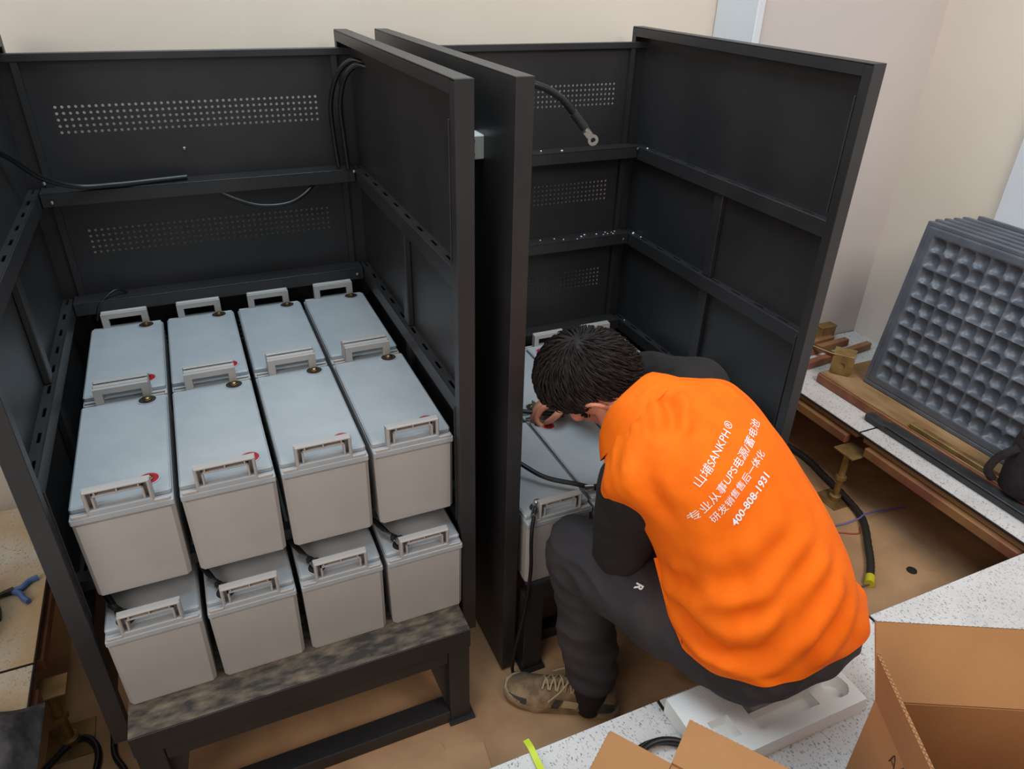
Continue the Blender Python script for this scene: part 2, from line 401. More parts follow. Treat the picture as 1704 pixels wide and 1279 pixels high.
def cabinet(x0, x1, label, hx0, left_to=-.57, right_to=-.57):
    T = thing('battery_cabinet', label, 'cabinet', ((x0 + x1) / 2, .42, SUB), 'black steel battery cabinets')
    YF, YB, ZT = -.03, .885, .685
    mb = MB(); perforated(mb, x0 + .002, x1 - .002, .862, .0015, -.57, .645, (.50, .205, -.097), hx0, hx0 + .624)
    mb.box(x0 + .002, .846, .628, x1 - .002, .862, .645, .001)
    mb.box(x0 + .04, .848, -.57, x0 + .055, .862, .63); mb.box(x1 - .055, .848, -.57, x1 - .04, .862, .63)
    mb.build('back_panel', 'black_steel', T)
    for sd, zb in ((-1, left_to), (1, right_to)):
        xo = x0 if sd < 0 else x1; k = -sd               # k points inwards
        def X(d): return xo + k * d
        mb = MB()
        mb.box(X(0), YF + .002, zb, X(.0025), YB, ZT - .001)                         # skin
        D = .034
        mb.box(X(0), YF, zb, X(D), YF + .003, ZT, .001)                            # front flange
        mb.box(X(D - .003), YF + .0005, zb, X(D - .0004), YF + .026, ZT - .004)    # its return
        mb.box(X(.0), YF + .0032, ZT - .003, X(D), YB, ZT, .001)                   # top flange
        mb.box(X(D - .0032), YF + .0262, ZT - .026, X(D - .0002), YB - .0205, ZT - .0032)
        mb.box(X(0), YB - .003, zb, X(D), YB, ZT - .0032, .001)                    # back flange
        mb.box(X(D - .003), YB - .02, zb, X(D - .0004), YB - .0032, ZT - .004)
        P = mb.build('side_panel', 'black_steel', T)
        for zt in RAILZ:
            mb = MB(); rail_y(mb, X(.024), X(.003), YF + .027, .84, zt); mb.build('side_rail', 'black_steel', T)
        for za, zb2 in ((RAILZ[0] - .041, RAILZ[1] + .001), (RAILZ[1] - .041, RAILZ[2] + .001)):
            MB().box(X(.003), .375, zb2, X(.018), .41, za, .002).build('mullion', 'black_steel', T)
        MB().box(X(.026), YF + .028, .37, X(.036), YF + .032, .62, .001).build('latch_strip', 'black_steel', T)
        MB().box(X(.026), YF + .028, -.24, X(.036), YF + .032, .06, .001).build('latch_strip', 'black_steel', T)
    for zt in RAILZ:
        mb = MB(); rail_x(mb, x0 + .028, x1 - .028, .80, .860, zt); mb.build('back_rail', 'black_steel', T)
    # bearer bars between the layers and the stand below
    for y in ((.06, .36, .46, .74) if x0 < .5 else ()):
        MB().box(x0 + .004, y, -.2275, x1 - .004, y + .03, -.200, .001).build('bearer_bar', 'black_steel', T)
    yf = -.122 if x0 < .5 else -.056
    MB().box(x0 + .05, yf, -.459, x1 - .05, .84, -.455, .001).box(x0 + .05, yf - .0005, -.470, x1 - .05, yf + .003, -.4592) \
        .build('tray', 'dirty_steel' if x0 < .5 else 'black_steel', T)
    MB().box(x0 + .05, yf - .003, -.512, x1 - .05, yf - .0006, -.456, .001).build('tray_lip', 'black_steel', T)
    for lx in (x0 + .05, x1 - .10):
        for ly in (yf + .004, .78):
            MB().box(lx, ly, SUB + .006, lx + .05, ly + .05, -.506, .002).box(lx - .005, ly - .012, SUB, lx + .06, ly + .062, SUB + .006, .001) \
                .build('stand_leg', 'black_steel', T)
    if x0 < .5:
        for lx, kk in ((x0 + .10, 1), (x1 - .10, -1)):
            MB().prism([(lx, -.512), (lx + kk * .055, -.512), (lx, SUB + .03)], -.004, .004, Matrix.Translation((0, -.095, 0)) @ Matrix.Rotation(math.pi / 2, 4, 'X')).build('gusset', 'black_steel', T)
        MB().box(x0 + .10, -.118, SUB, x1 - .10, -.068, SUB + .04, .002).build('base_rail', 'dirty_steel' if 0 else 'black_steel', T)
        MB().box(x0 + .10, -.114, -.56, x1 - .10, -.072, -.506, .002).build('apron', 'black_steel', T)
    else:
        MB().box(x0 + .10, .02, SUB, x1 - .10, .06, SUB + .04, .002).build('base_rail', 'black_steel', T)
    for (bx, by, bz) in [(x0 + .046, .858, .615), (x1 - .046, .858, .615), (x0 + .046, .79, .375), (x1 - .03, .795, .345), (x0 + .05, .79, .33), (x1 - .045, .80, .05), (x0 + .36, .858, .42)]:
        MB().lathe([(.0045, 0), (.004, .002), (.002, .003)], 8, Matrix.Translation((bx, by, bz)) @ Matrix.Rotation(math.pi / 2, 4, 'X')).build('bolt', 'steel', T)
    return T
cabA = cabinet(-.053, .747, 'open black steel cabinet at left holding two layers of grey batteries', .042)
cabB = cabinet(.82, 1.645, 'open black steel cabinet at right that the man works in', .945, left_to=-.765, right_to=-.6)

# ------------------------------------------------------------------ batteries
BW, BL, BH = .1695, .396, .199
def battery():
    t = thing('battery', 'x', 'battery', (0, 0, 0), 'grey sealed batteries in the cabinets')
    hw, hl = BW / 2, BL / 2
    def case():
        mb = MB()
        rings = [(.960, 0, .003), (.968, .004, .006), (.992, BH - .029, .006), (.950, BH - .0285, .006), (.950, BH - .024, .006)]
        vs = []; fs = []
        for s, z, b in rings:
            x = hw * s; y = hl - hw * (1 - s); q = .007
            pts = [(x - q, -y), (x, -y + q), (x, y - q), (x - q, y), (-x + q, y), (-x, y - q), (-x, -y + q), (-x + q, -y)]
            vs += [(a, c, z) for a, c in pts]
        for k in range(len(rings) - 1):
            for i in range(8): fs.append((k * 8 + i, k * 8 + (i + 1) % 8, k * 8 + 8 + (i + 1) % 8, k * 8 + 8 + i))
        m8 = 8 * (len(rings) - 1); fs += [list(range(8))[::-1], [m8 + i for i in range(8)]]
        return mb.add(vs, fs)
    case().build('case', 'abs_grey', t)
    # lid: full-width slab, with the two low notches either side of each handle
    mb = MB(); hx = .0545
    mb.box(-hw, -hl, BH - .0262, hw, hl, BH - .012, .002)
    mb.box(-hw + .001, -hl + .018, BH - .014, hw - .001, hl - .018, BH, .0035)
    for sy in (-1, 1):
        mb.box(-hx, sy * hl - sy * .0012, BH - .014, hx, sy * (hl - .022), BH - .001, .002)
    mb.build('lid', 'abs_lid_cool_lit', t)
    for sy in (-1, 1):
        y0 = sy * hl - sy * .0005; y1 = sy * (hl - .0105); yi = sy * (hl - .0025); yj = sy * (hl - .0200)
        zt = BH + .040
        mb = MB()
        def bx(xa, xb, za, zb, ya=y0, yb=y1, b=.0022): mb.box(xa, min(ya, yb), za, xb, max(ya, yb), zb, b)
        for s in (-1, 1):                                   # outer arch
            xa, xb = sorted((s * hx, s * (hx - .0062))); bx(xa, xb, BH - .003, zt - .004)
            xa, xb = sorted((s * (hw - .004), s * (hx - .002))); bx(xa, xb, BH - .0135, BH - .0055, y0, sy * (hl - .0045), .0018)
        bx(-hx, hx, zt - .0062, zt)
        for s in (-1, 1):                                   # inner grip frame, set deeper
            xa, xb = sorted((s * (hx - .0125), s * (hx - .0165))); bx(xa, xb, BH - .003, zt - .0125, yi, yj, .0012)
        bx(-hx + .0125, hx - .0125, zt - .0165, zt - .0125, yi, yj, .0012)
        for s in (-.5, 0, .5):                              # small ribs across the slot
            bx(s * .07 - .0012, s * .07 + .0012, zt - .0128, zt - .005, yi, y1, 0)
        for s in (-1, 1):                                   # web closing the arch sides at the back
            xa, xb = sorted((s * hx, s * (hx - .0150))); bx(xa, xb, BH - .003, zt - .004, yj + sy * .003, yj, 0)
        bx(-hx, hx, zt - .0160, zt - .004, yj + sy * .003, yj, 0)
        bx(-hx, hx, zt - .0055, zt - .0035, y1, yj, 0)
        for s in (-1, 1):
            xa, xb = sorted((s * hx, s * (hx - .002))); bx(xa, xb, BH - .003, zt - .004, y1, yj, 0)
        mb.build('handle', 'abs_grey', t)
    for nm, ty, mat in (('positive_terminal', -(hl - .060), 'red_plastic'), ('negative_terminal', hl - .034, 'dark_recess')):
        M = Matrix.Translation((.046, ty, BH))
        ring = MB().lathe([(.0205, -.001), (.0205, .0014), (.0180, .0018), (.0176, .0009), (.0176, -.001)], 32, M)
        tm = ring.build(nm, 'abs_lid_cool_lit', t)
        MB().lathe([(.0176, -.001), (.0176, .0009), (.004, .0009)], 32, M).build('terminal_cup', mat, tm)
        MB().lathe([(.0090, 0), (.0090, .0035), (.0065, .0042), (.0065, .0065), (.0040, .008), (.001, .0085)], 16, M).build('terminal_bolt', 'brass', tm)
    return t
bat = battery()
colname = ('leftmost', 'second from left', 'second from right', 'rightmost')
first = True
def put(xc, yf, ztop, rot, label):
    global first
    loc = (xc, yf + BL / 2, ztop - BH)
    if first:
        bat.location = loc; bat.rotation_euler = (0, 0, rot); bat['label'] = label; first = False; return bat
    return copy_thing(bat, loc, rot, label)
for r, rn in ((0, 'front'), (1, 'back')):
    for c in range(4):
        put(c * .18 + BW / 2, r * (BL + .008), 0, 0, f'grey battery {colname[c]} in the {rn} row of the left cabinet\'s upper layer')
for c in range(4):
    put(c * .18 + BW / 2 - .001, -.0495, -.2549, math.pi, f'grey battery {colname[c]} in the lower layer of the left cabinet')
for r, rn in ((0, 'front'), (1, 'back')):
    for c in range(4):
        put(.867 + c * .1765 + BW / 2, -.0495 + r * (BL + .008), -.2549, math.pi, f'grey battery {colname[c]} in the {rn} row of the right cabinet')

# ------------------------------------------------------------------ cables and small electrical parts
def ring_lug(mb, p, d, up, s=1.0, hole=.004):
    """flat eye of a cable lug at p pointing along d"""
    d = Vector(d).normalized(); up = Vector(up).normalized(); w = d.cross(up).normalized(); up = w.cross(d)
    M = Matrix((( d.x, w.x, up.x, p[0]), (d.y, w.y, up.y, p[1]), (d.z, w.z, up.z, p[2]), (0, 0, 0, 1)))
    n = 20; R1, R2 = .0105 * s, .0048 * s; vs = []; fs = []
    for z in (-.0015 * s, .0015 * s):
        for rr in (R1, R2):
            for i in range(n):
                a = 2 * math.pi * i / n; vs.append((rr * math.cos(a), rr * math.sin(a), z))
    for i in range(n):
        j = (i + 1) % n
        fs += [(i, j, n + j, n + i), (2 * n + i, 2 * n + j, 3 * n + j, 3 * n + i), (i, j, 2 * n + j, 2 * n + i), (n + i, n + j, 3 * n + j, 3 * n + i)]
    mb.add(vs, fs, 0, M)
    mb.box(-.026 * s, -.0075 * s, -.0017 * s, -.0085 * s, .0075 * s, .0017 * s, .001 * s, 0, M)
    Mc = M @ Matrix.Translation((-.024 * s, 0, .001 * s)) @ Matrix.Rotation(-math.pi / 2, 4, 'Y')
    mb.lathe([(.0068 * s, 0), (.0068 * s, .022 * s)], 14, Mc)
    return mb
def cable(name, label, cat, pts, r, mat='black_rubber', group=None, ridge=0, n=10):
    o = MB().tube(pts, r, n, ridge=ridge).build(name, mat, sharp=60); tag(o, label, cat, group); return o

# cable hanging out over the right cabinet's dividing panel
t = thing('lug_cable', 'thick black cable with silver eye lug hanging over the dividing panel', 'cable', (1.0, .45, .40))
MB().tube([(.862, .44, .60), (.96, .43, .617), (1.065, .42, .604), (1.132, .42, .575), (1.180, .42, .530)], .0085, 12).build('sheath', 'black_rubber', t)
MB().tube([(1.172, .42, .538), (1.207, .42, .500)], .0105, 12, smooth=False).build('heat_shrink', 'black_plastic', t)
mb = MB(); ring_lug(mb, (1.232, .419, .470), (.66, -.1, -.74), (-.35, -.75, .2), 1.3); mb.build('eye_lug', 'steel', t)
# left cabinet: pair through the hole in the side panel
cable('power_cable', 'black cable hanging from the side panel hole, nearer of the pair', 'cable', [(.752, .70, .615), (.725, .72, .617), (.70, .74, .585), (.69, .77, .52), (.695, .785, .44), (.70, .79, .356)], .0065, group='cables in the left cabinet')
cable('power_cable', 'black cable hanging from the side panel hole, further of the pair', 'cable', [(.752, .735, .62), (.722, .75, .625), (.69, .775, .59), (.672, .80, .52), (.675, .815, .43), (.68, .815, .356)], .0065, group='cables in the left cabinet')
cable('power_cable', 'long black cable sagging from the left panel onto the upper back rail', 'cable', [(-.044, .58, .50), (-.03, .66, .46), (0, .74, .40), (.06, .788, .363), (.14, .80, .358), (.22, .81, .358), (.30, .822, .358)], .0065, group='cables in the left cabinet')
cable('power_cable', 'short black cable loop drooping under the upper back rail', 'cable', [(.35, .81, .33), (.40, .80, .30), (.46, .795, .277), (.53, .795, .275), (.58, .80, .295), (.62, .82, .325)], .0055, group='cables in the left cabinet')
cable('power_cable', 'thin black cable end poking up at the left behind the batteries', 'cable', [(.02, .79, .02), (.035, .80, .06), (.075, .82, .085), (.10, .835, .07)], .003, group='cables in the left cabinet')
# jumpers with lugs on battery terminals of the right cabinet
def jumper(label, pts, end_dir, group='battery jumper cables', r=.006, name='jumper_cable', bolt=True):
    t = thing(name, label, 'cable', pts[-1], group)
    e = Vector(pts[-1]); d = Vector(end_dir).normalized()
    MB().tube(list(pts[:-1]) + [e - d * .03, e - d * .013], lambda q: r if q < .86 else r + .0022, 10).build('sheath', 'black_rubber', t)
    mb = MB(); ring_lug(mb, e, d, (0, 0, 1), 1.0); mb.build('eye_lug', 'steel', t)
    if bolt: MB().lathe([(.0115, .0016), (.0115, .0032), (.0088, .0034), (.0088, .010), (.004, .0115)], 6, Matrix.Translation(e)).build('hex_nut', 'steel', t)
    return t
zt = -.2549 + .0115
xB2 = .867 + .1765 + BW / 2 - .046
xB1 = .867 + BW / 2 - .046
yT = -.0495 + .034
jumper('black jumper cable bolted to the second battery beside the man\'s collar', [(.866, .16, -.19), (.91, .12, -.212), (.96, .06, zt + .01), (1.02, .012, zt + .006), (xB2, yT, zt)], (.9, -.25, 0))
t = jumper('thin dark cable running down the dividing panel to the pit floor', [(.846, -.06, SUB + .004), (.838, -.055, SUB + .03), (.843, -.058, -.66), (.862, -.064, -.52), (.872, -.066, -.40), (.870, -.066, -.32), (.872, -.062, -.27), (.886, -.045, zt + .012), (xB1, yT, zt)], (.6, .8, 0), r=.0045, name='sense_cable')
# short jumpers visible on the lower layer of the left cabinet
for c in range(4):
    x = c * .18 + BW / 2 - .001 - .046
    jumper(f'short black jumper on the {colname[c]} lower battery of the left cabinet', [(x - .05, .13, zt + .004), (x - .045, .08, zt + .010), (x - .025, yT + .045, zt + .006), (x, yT, zt)], (.55, -.85, 0), group='jumpers on the lower batteries')

# terminal block on the outside of the dividing panel
t = thing('terminal_block', 'small grey terminal block with green screw clip on the dividing panel', 'terminal block', (.80, .133, .52))
MB().box(.792, .112, .522, .8225, .158, .566, .002).build('housing', 'grey_plastic', t)
MB().box(.7895, .112, .560, .800, .117, .566).lathe([(.002, 0), (.002, .002)], 8, Matrix.Translation((.8, .112, .532)) @ Matrix.Rotation(math.pi / 2, 4, 'X')).lathe([(.002, 0), (.002, .002)], 8, Matrix.Translation((.8, .112, .557)) @ Matrix.Rotation(math.pi / 2, 4, 'X')).build('screw', 'dark_recess', t)
MB().box(.783, .118, .526, .792, .150, .538, .002).build('screw_clip', 'green_plastic', t)
MB().tube([(.806, .135, .565), (.806, .135, .585), (.8065, .134, .592)], .0015, 6).build('wire_end', 'steel', t)

# styrofoam crumbs lying on the right cabinet's rails
mb = MB(); rr = random.Random(8)
for k in range(26):
    if k < 18: p = (rr.uniform(1.22, 1.60), rr.uniform(.803, .835), rr.choice((RAILZ[0], RAILZ[1], RAILZ[1], RAILZ[1])))
    else: p = (rr.uniform(1.625, 1.638), rr.choice((rr.uniform(0, .03), rr.uniform(.74, .8))), rr.choice((RAILZ[0], RAILZ[1], RAILZ[2])))
    s = rr.uniform(.0016, .0036); mb.ell((p[0], p[1], p[2] + s * .8), (s * 1.2, s, s * .8), None, 6, 4)
tag(mb.build('foam_crumbs', 'crumb_white'), 'white foam crumbs scattered on the right cabinet rails', 'foam crumbs', kind='stuff')

# ------------------------------------------------------------------ the man working in the right cabinet
man = thing('person', 'man sitting in an orange vest with white printing, dark trousers, bending over batteries', 'person', (1.2, -.47, -.42))
def V(*a): return Vector(a)
# head frame: crown, face and left-ear directions
hu = V(-.777, .119, .619).normalized(); hf = V(-.487, .51, -.709); hf = (hf - hu * hf.dot(hu)).normalized(); hl = hu.cross(hf)
HM = Matrix(((-hl.x, hf.x, hu.x), (-hl.y, hf.y, hu.y), (-hl.z, hf.z, hu.z)))     # x right, y face, z crown
HC = V(1.000, -.045, .092)
def H(x, y, z): return HC + HM @ V(x, y, z)
C7 = V(1.045, -.165, .070)
shL, shR = V(.995, -.262, -.025), V(1.20, -.155, .075)
elL, elR = V(1.000, -.226, -.240), V(1.235, .10, -.025)
wrL, wrR = V(1.105, -.06, -.205), V(1.160, .300, -.185)
hipL, hipR = V(1.10, -.44, -.325), V(1.31, -.43, -.325)
knL, knR = V(.955, -.132, -.295), V(1.30, -.132, -.29)
anL, anR = V(.978, -.205, -.69), V(1.29, -.20, -.69)

body = MB()
body.ell(HC, (.074, .092, .100), HM, 36, 26)                                   # cranium
body.ell(H(0, .022, -.050), (.060, .072, .070), HM, 28, 20)                    # face mass
body.ell(H(0, .056, -.088), (.038, .034, .032), HM, 20, 14)                    # jaw and chin
body.ell(H(0, .083, .012), (.050, .014, .012), HM, 18, 10)                     # brow
body.limb([H(0, .086, .010), H(0, .104, -.030)], [.008, .012], 12, 4)          # nose
for s in (-1, 1):
    body.ell(H(s * .010, .098, -.032), (.009, .008, .007), HM, 12, 8)
    body.ell(H(s * .040, .062, -.030), (.022, .022, .018), HM, 16, 10)         # cheekbone
body.ell(H(0, .088, -.060), (.022, .009, .006), HM, 16, 8)                     # lips
body.ell(H(0, .086, -.069), (.019, .009, .006), HM, 16, 8)
for s in (-1, 1):                                                              # ears: rim, bowl and lobe
    def E_(a, b, c): return H(s * (.076 + a), -.006 + b * 1.25, -.010 + c * 1.25)
    rim = [E_(-.002, .020, -.010), E_(.010, .012, .018), E_(.018, -.004, .027), E_(.024, -.020, .020), E_(.019, -.022, -.004), E_(.008, -.006, -.026), E_(-.002, .006, -.027)]
    body.tube(rim, .0056, 10)
    body.ell(E_(.003, -.004, -.001), (.009, .022, .031), HM, 16, 12)
    body.ell(E_(.001, .002, -.026), (.008, .010, .012), HM, 12, 8)
body.limb([H(.0, -.030, -.050), C7 + V(-.01, .03, -.02), C7 + V(.02, -.03, -.05)], [.056, .055, .065], 24)
# torso inside the clothes
body.limb([V(1.215, -.43, -.33), V(1.195, -.40, -.24), V(1.165, -.355, -.12), V(1.12, -.285, -.02), V(1.075, -.215, .02)], [.11, .105, .105, .105, .075], 28)
body.limb([hipL + V(.05, 0, 0), hipR], [.070, .075], 24)
body.limb([shL, (shL + shR) / 2 + V(0, 0, .01), shR], [.048, .07, .048], 20)
for sh, el, wr in ((shL, elL, wrL), (shR, elR, wrR)):
    body.limb([sh, (sh + el) / 2, el, el.lerp(wr, .35), wr], [.048, .042, .037, .036, .025], 20)
for hp, kn, an, fd in ((hipL, knL, anL, V(-.83, .56, 0)), (hipR, knR, anR, V(-.25, .96, 0))):
    body.limb([hp + V(.03 if hp is hipL else 0, .01, -.015), (hp + kn) / 2, kn, kn.lerp(an, .35), an], [.070, .064, .054, .052, .036], 24)
    body.limb([an + V(0, -.01, -.02), an + fd * .08 + V(0, 0, -.045), an + fd * .14 + V(0, 0, -.052)], [.029, .026, .018], 16)
def hand(wr, d, palm_n, thumb_side, curl, spread=1.0):
    """d: along the palm, palm_n: out of the palm, thumb_side: sideways to the thumb"""
    d = d.normalized(); pn = (palm_n - d * palm_n.dot(d)).normalized(); ts = (thumb_side - d * thumb_side.dot(d) - pn * thumb_side.dot(pn)).normalized()
    M = Matrix(((ts.x, d.x, pn.x), (ts.y, d.y, pn.y), (ts.z, d.z, pn.z)))
    body.ell(wr + d * .045, (.040, .052, .0145), M, 24, 16)
    body.ell(wr + d * .030 + ts * .020 + pn * .006, (.018, .032, .014), M, 18, 12)      # thumb base
    kn = []
    for off, back, ln in ((.028, .084, .074), (.0095, .090, .083), (-.0095, .086, .077), (-.027, .078, .060)):
        k0 = wr + d * back + ts * off; kn.append(k0)
        pts = [wr + d * (back - .03) + ts * off * .9, k0]; ang = 0; p = k0
        for f, seg in ((curl[0], .46), (curl[1], .30), (curl[2], .24)):
            ang += f; p = p + (d * math.cos(ang) + pn * math.sin(ang) + ts * off * .35 * spread) * ln * seg / 1.0; pts.append(p)
        body.limb(pts, [.0085, .0092, .0085, .0076, .0066], 14, 5)
    b = wr + d * .022 + ts * .030 + pn * .008
    body.limb([b - ts * .012, b + d * .026 + ts * .016 + pn * .010, b + d * .048 + ts * .014 + pn * .024, b + d * .064 + ts * .004 + pn * .034], [.012, .0105, .0095, .0078], 14, 5)
hand(wrR, V(-.90, .30, -.24), V(.0, -.15, -1), V(-.25, -.95, .1), (.75, .95, .6))
hand(wrL, V(.42, .70, -.25), V(.1, -.1, -1), V(.8, -.5, 0), (.35, .45, .3))
body.build('body', 'skin', man, remesh=.0042, smooth=3)

# eyes, brows
for s in (-1, 1):
    MB().ell(H(s * .031, .079, -.006), (.0125, .0125, .0125), HM, 18, 12).build('eye', 'eye_white', man)
    MB().limb([H(s * .013, .094, .013), H(s * .032, .090, .018), H(s * .052, .074, .012)], [.0035, .004, .0025], 8).build('eyebrow', 'hair', man)

# hair: a cap grown out from the whorl, plus tapering locks
def hair_mask(p):
    """how much hair stands at a unit direction in the head frame"""
    x, y, z = p
    front = .42 + .30 * (1 - abs(x)) - .55 * y * 0
    if y < -.52: line = -.50
    elif y < -.34: line = -.50 + (y + .52) * 3.3
    elif y < .14: line = .10
    elif y < .27: line = -.12
    else: line = .12 + (y - .27) * .42
    line += .06 * noise.noise(V(x * 5, y * 5, z * 5))
    return smoothst(line - .05, line + .06, z)
whorl = V(.08, -.52, .85).normalized()
cap = MB(); nu, nv = 120, 72; vs = []; fs = []; keep = {}
for j in range(nv + 1):
    ph = math.pi * .86 * j / nv
    for i in range(nu):
        a = 2 * math.pi * i / nu
        dr = V(math.sin(ph) * math.cos(a), math.sin(ph) * math.sin(a), math.cos(ph))
        m = hair_mask(dr)
        tang = dr - whorl
        ang = math.atan2(dr.cross(whorl).x, dr.cross(whorl).z + 1e-6)
        fl = noise.noise(V(dr.x * 9 + 3, dr.y * 9, dr.z * 4)) * .5 + noise.noise(V(dr.x * 26, dr.y * 26, dr.z * 9)) * .4
        th = -.004 + m * (.017 + .006 * max(0, dr.z) + .0045 * fl)
        r = V(.074, .092, .100)
        p = V(dr.x * (r.x + th), dr.y * (r.y + th), dr.z * (r.z + th))
        if dr.z < -.1: p.y *= 1; 
        vs.append(H(*p)); keep[len(vs) - 1] = m
for j in range(nv):
    for i in range(nu):
        q = (j * nu + i, j * nu + (i + 1) % nu, (j + 1) * nu + (i + 1) % nu, (j + 1) * nu + i)
        if max(keep[k] for k in q) > .02: fs.append(q)
cap.add(vs, fs)
rr = random.Random(3)
nl = 0
while nl < 1500:
    dr = V(rr.gauss(0, 1), rr.gauss(0, 1), rr.gauss(0, 1)).normalized()
    if hair_mask(dr) < .6: continue
    nl += 1
    fld = (dr - whorl * dr.dot(whorl))
    if fld.length < .05: fld = V(rr.gauss(0, 1), rr.gauss(0, 1), 0)
    fld = fld.normalized(); sw = whorl.cross(fld)
    ln = rr.uniform(.016, .034); pts = []
    wob = rr.uniform(-.35, .35); lift = rr.uniform(.006, .012)
    d = dr.copy(); r = V(.074, .092, .100)
    for k in range(5):
        t = k / 4
        th = .012 + lift * math.sin(t * 2.2) + (.003 if dr.z > .3 else 0)
        pts.append(H(d.x * (r.x + th), d.y * (r.y + th), d.z * (r.z + th)))
        step = (fld + sw * (.35 + wob * t)).normalized()
        step = (step - d * step.dot(d)).normalized()
        nd = (d + step * ln / 4 / .092).normalized()
        if hair_mask(nd) > .25: d = nd
    w = rr.uniform(.0014, .0026)
    cap.tube(pts, lambda t, w=w: w * (1 - t) ** .7 + .00025, 5, smooth=False)
cap.build('hair', 'hair', man, sharp=80)

# trousers: both legs and seat in one cloth surface
tr = MB()
tr.limb([hipL + V(.062, -.035, .0), hipR + V(.005, -.03, .0)], [.116, .124], 28)
tr.limb([V(1.225, -.445, -.33), V(1.215, -.43, -.25)], [.122, .112], 28)
tr.limb([hipL + V(.040, .0, -.022), hipL.lerp(knL, .35) + V(.012, 0, -.020), hipL.lerp(knL, .62) + V(.004, 0, -.008), knL], [.100, .094, .086, .071], 28)
tr.limb([knL, knL + V(.015, -.02, -.10), knL.lerp(anL, .6) + V(.0, -.01, 0), anL + V(-.002, -.006, .058)], [.070, .069, .065, .058], 28)
tr.limb([hipR, (hipR + knR) / 2, knR], [.108, .095, .071], 28)
tr.limb([knR, knR.lerp(anR, .5), anR + V(0, 0, .0)], [.069, .066, .062], 28)
to = tr.build('trousers', 'trouser_cloth', man, remesh=.006, smooth=6)
nrm = [v.normal.copy() for v in to.data.vertices]
for v in to.data.vertices:                      # creases behind the knee, down the shin and across the hip
    p = v.co + V(1.2, -.47, -.42)
    n = nrm[v.index]
    d = .007 * noise.noise(V(p.x * 9, p.y * 9, p.z * 16)) + .007 * (1 - abs(noise.noise(V(p.x * 14 + p.z * 10, p.y * 10, p.z * 12))) * 2)
    d += .006 * math.sin(p.z * 120 + p.x * 30) * smoothst(-.5, -.62, p.z) * .6
    if p.z < -.67: d -= .001
    v.co += n * d
to.data.update()
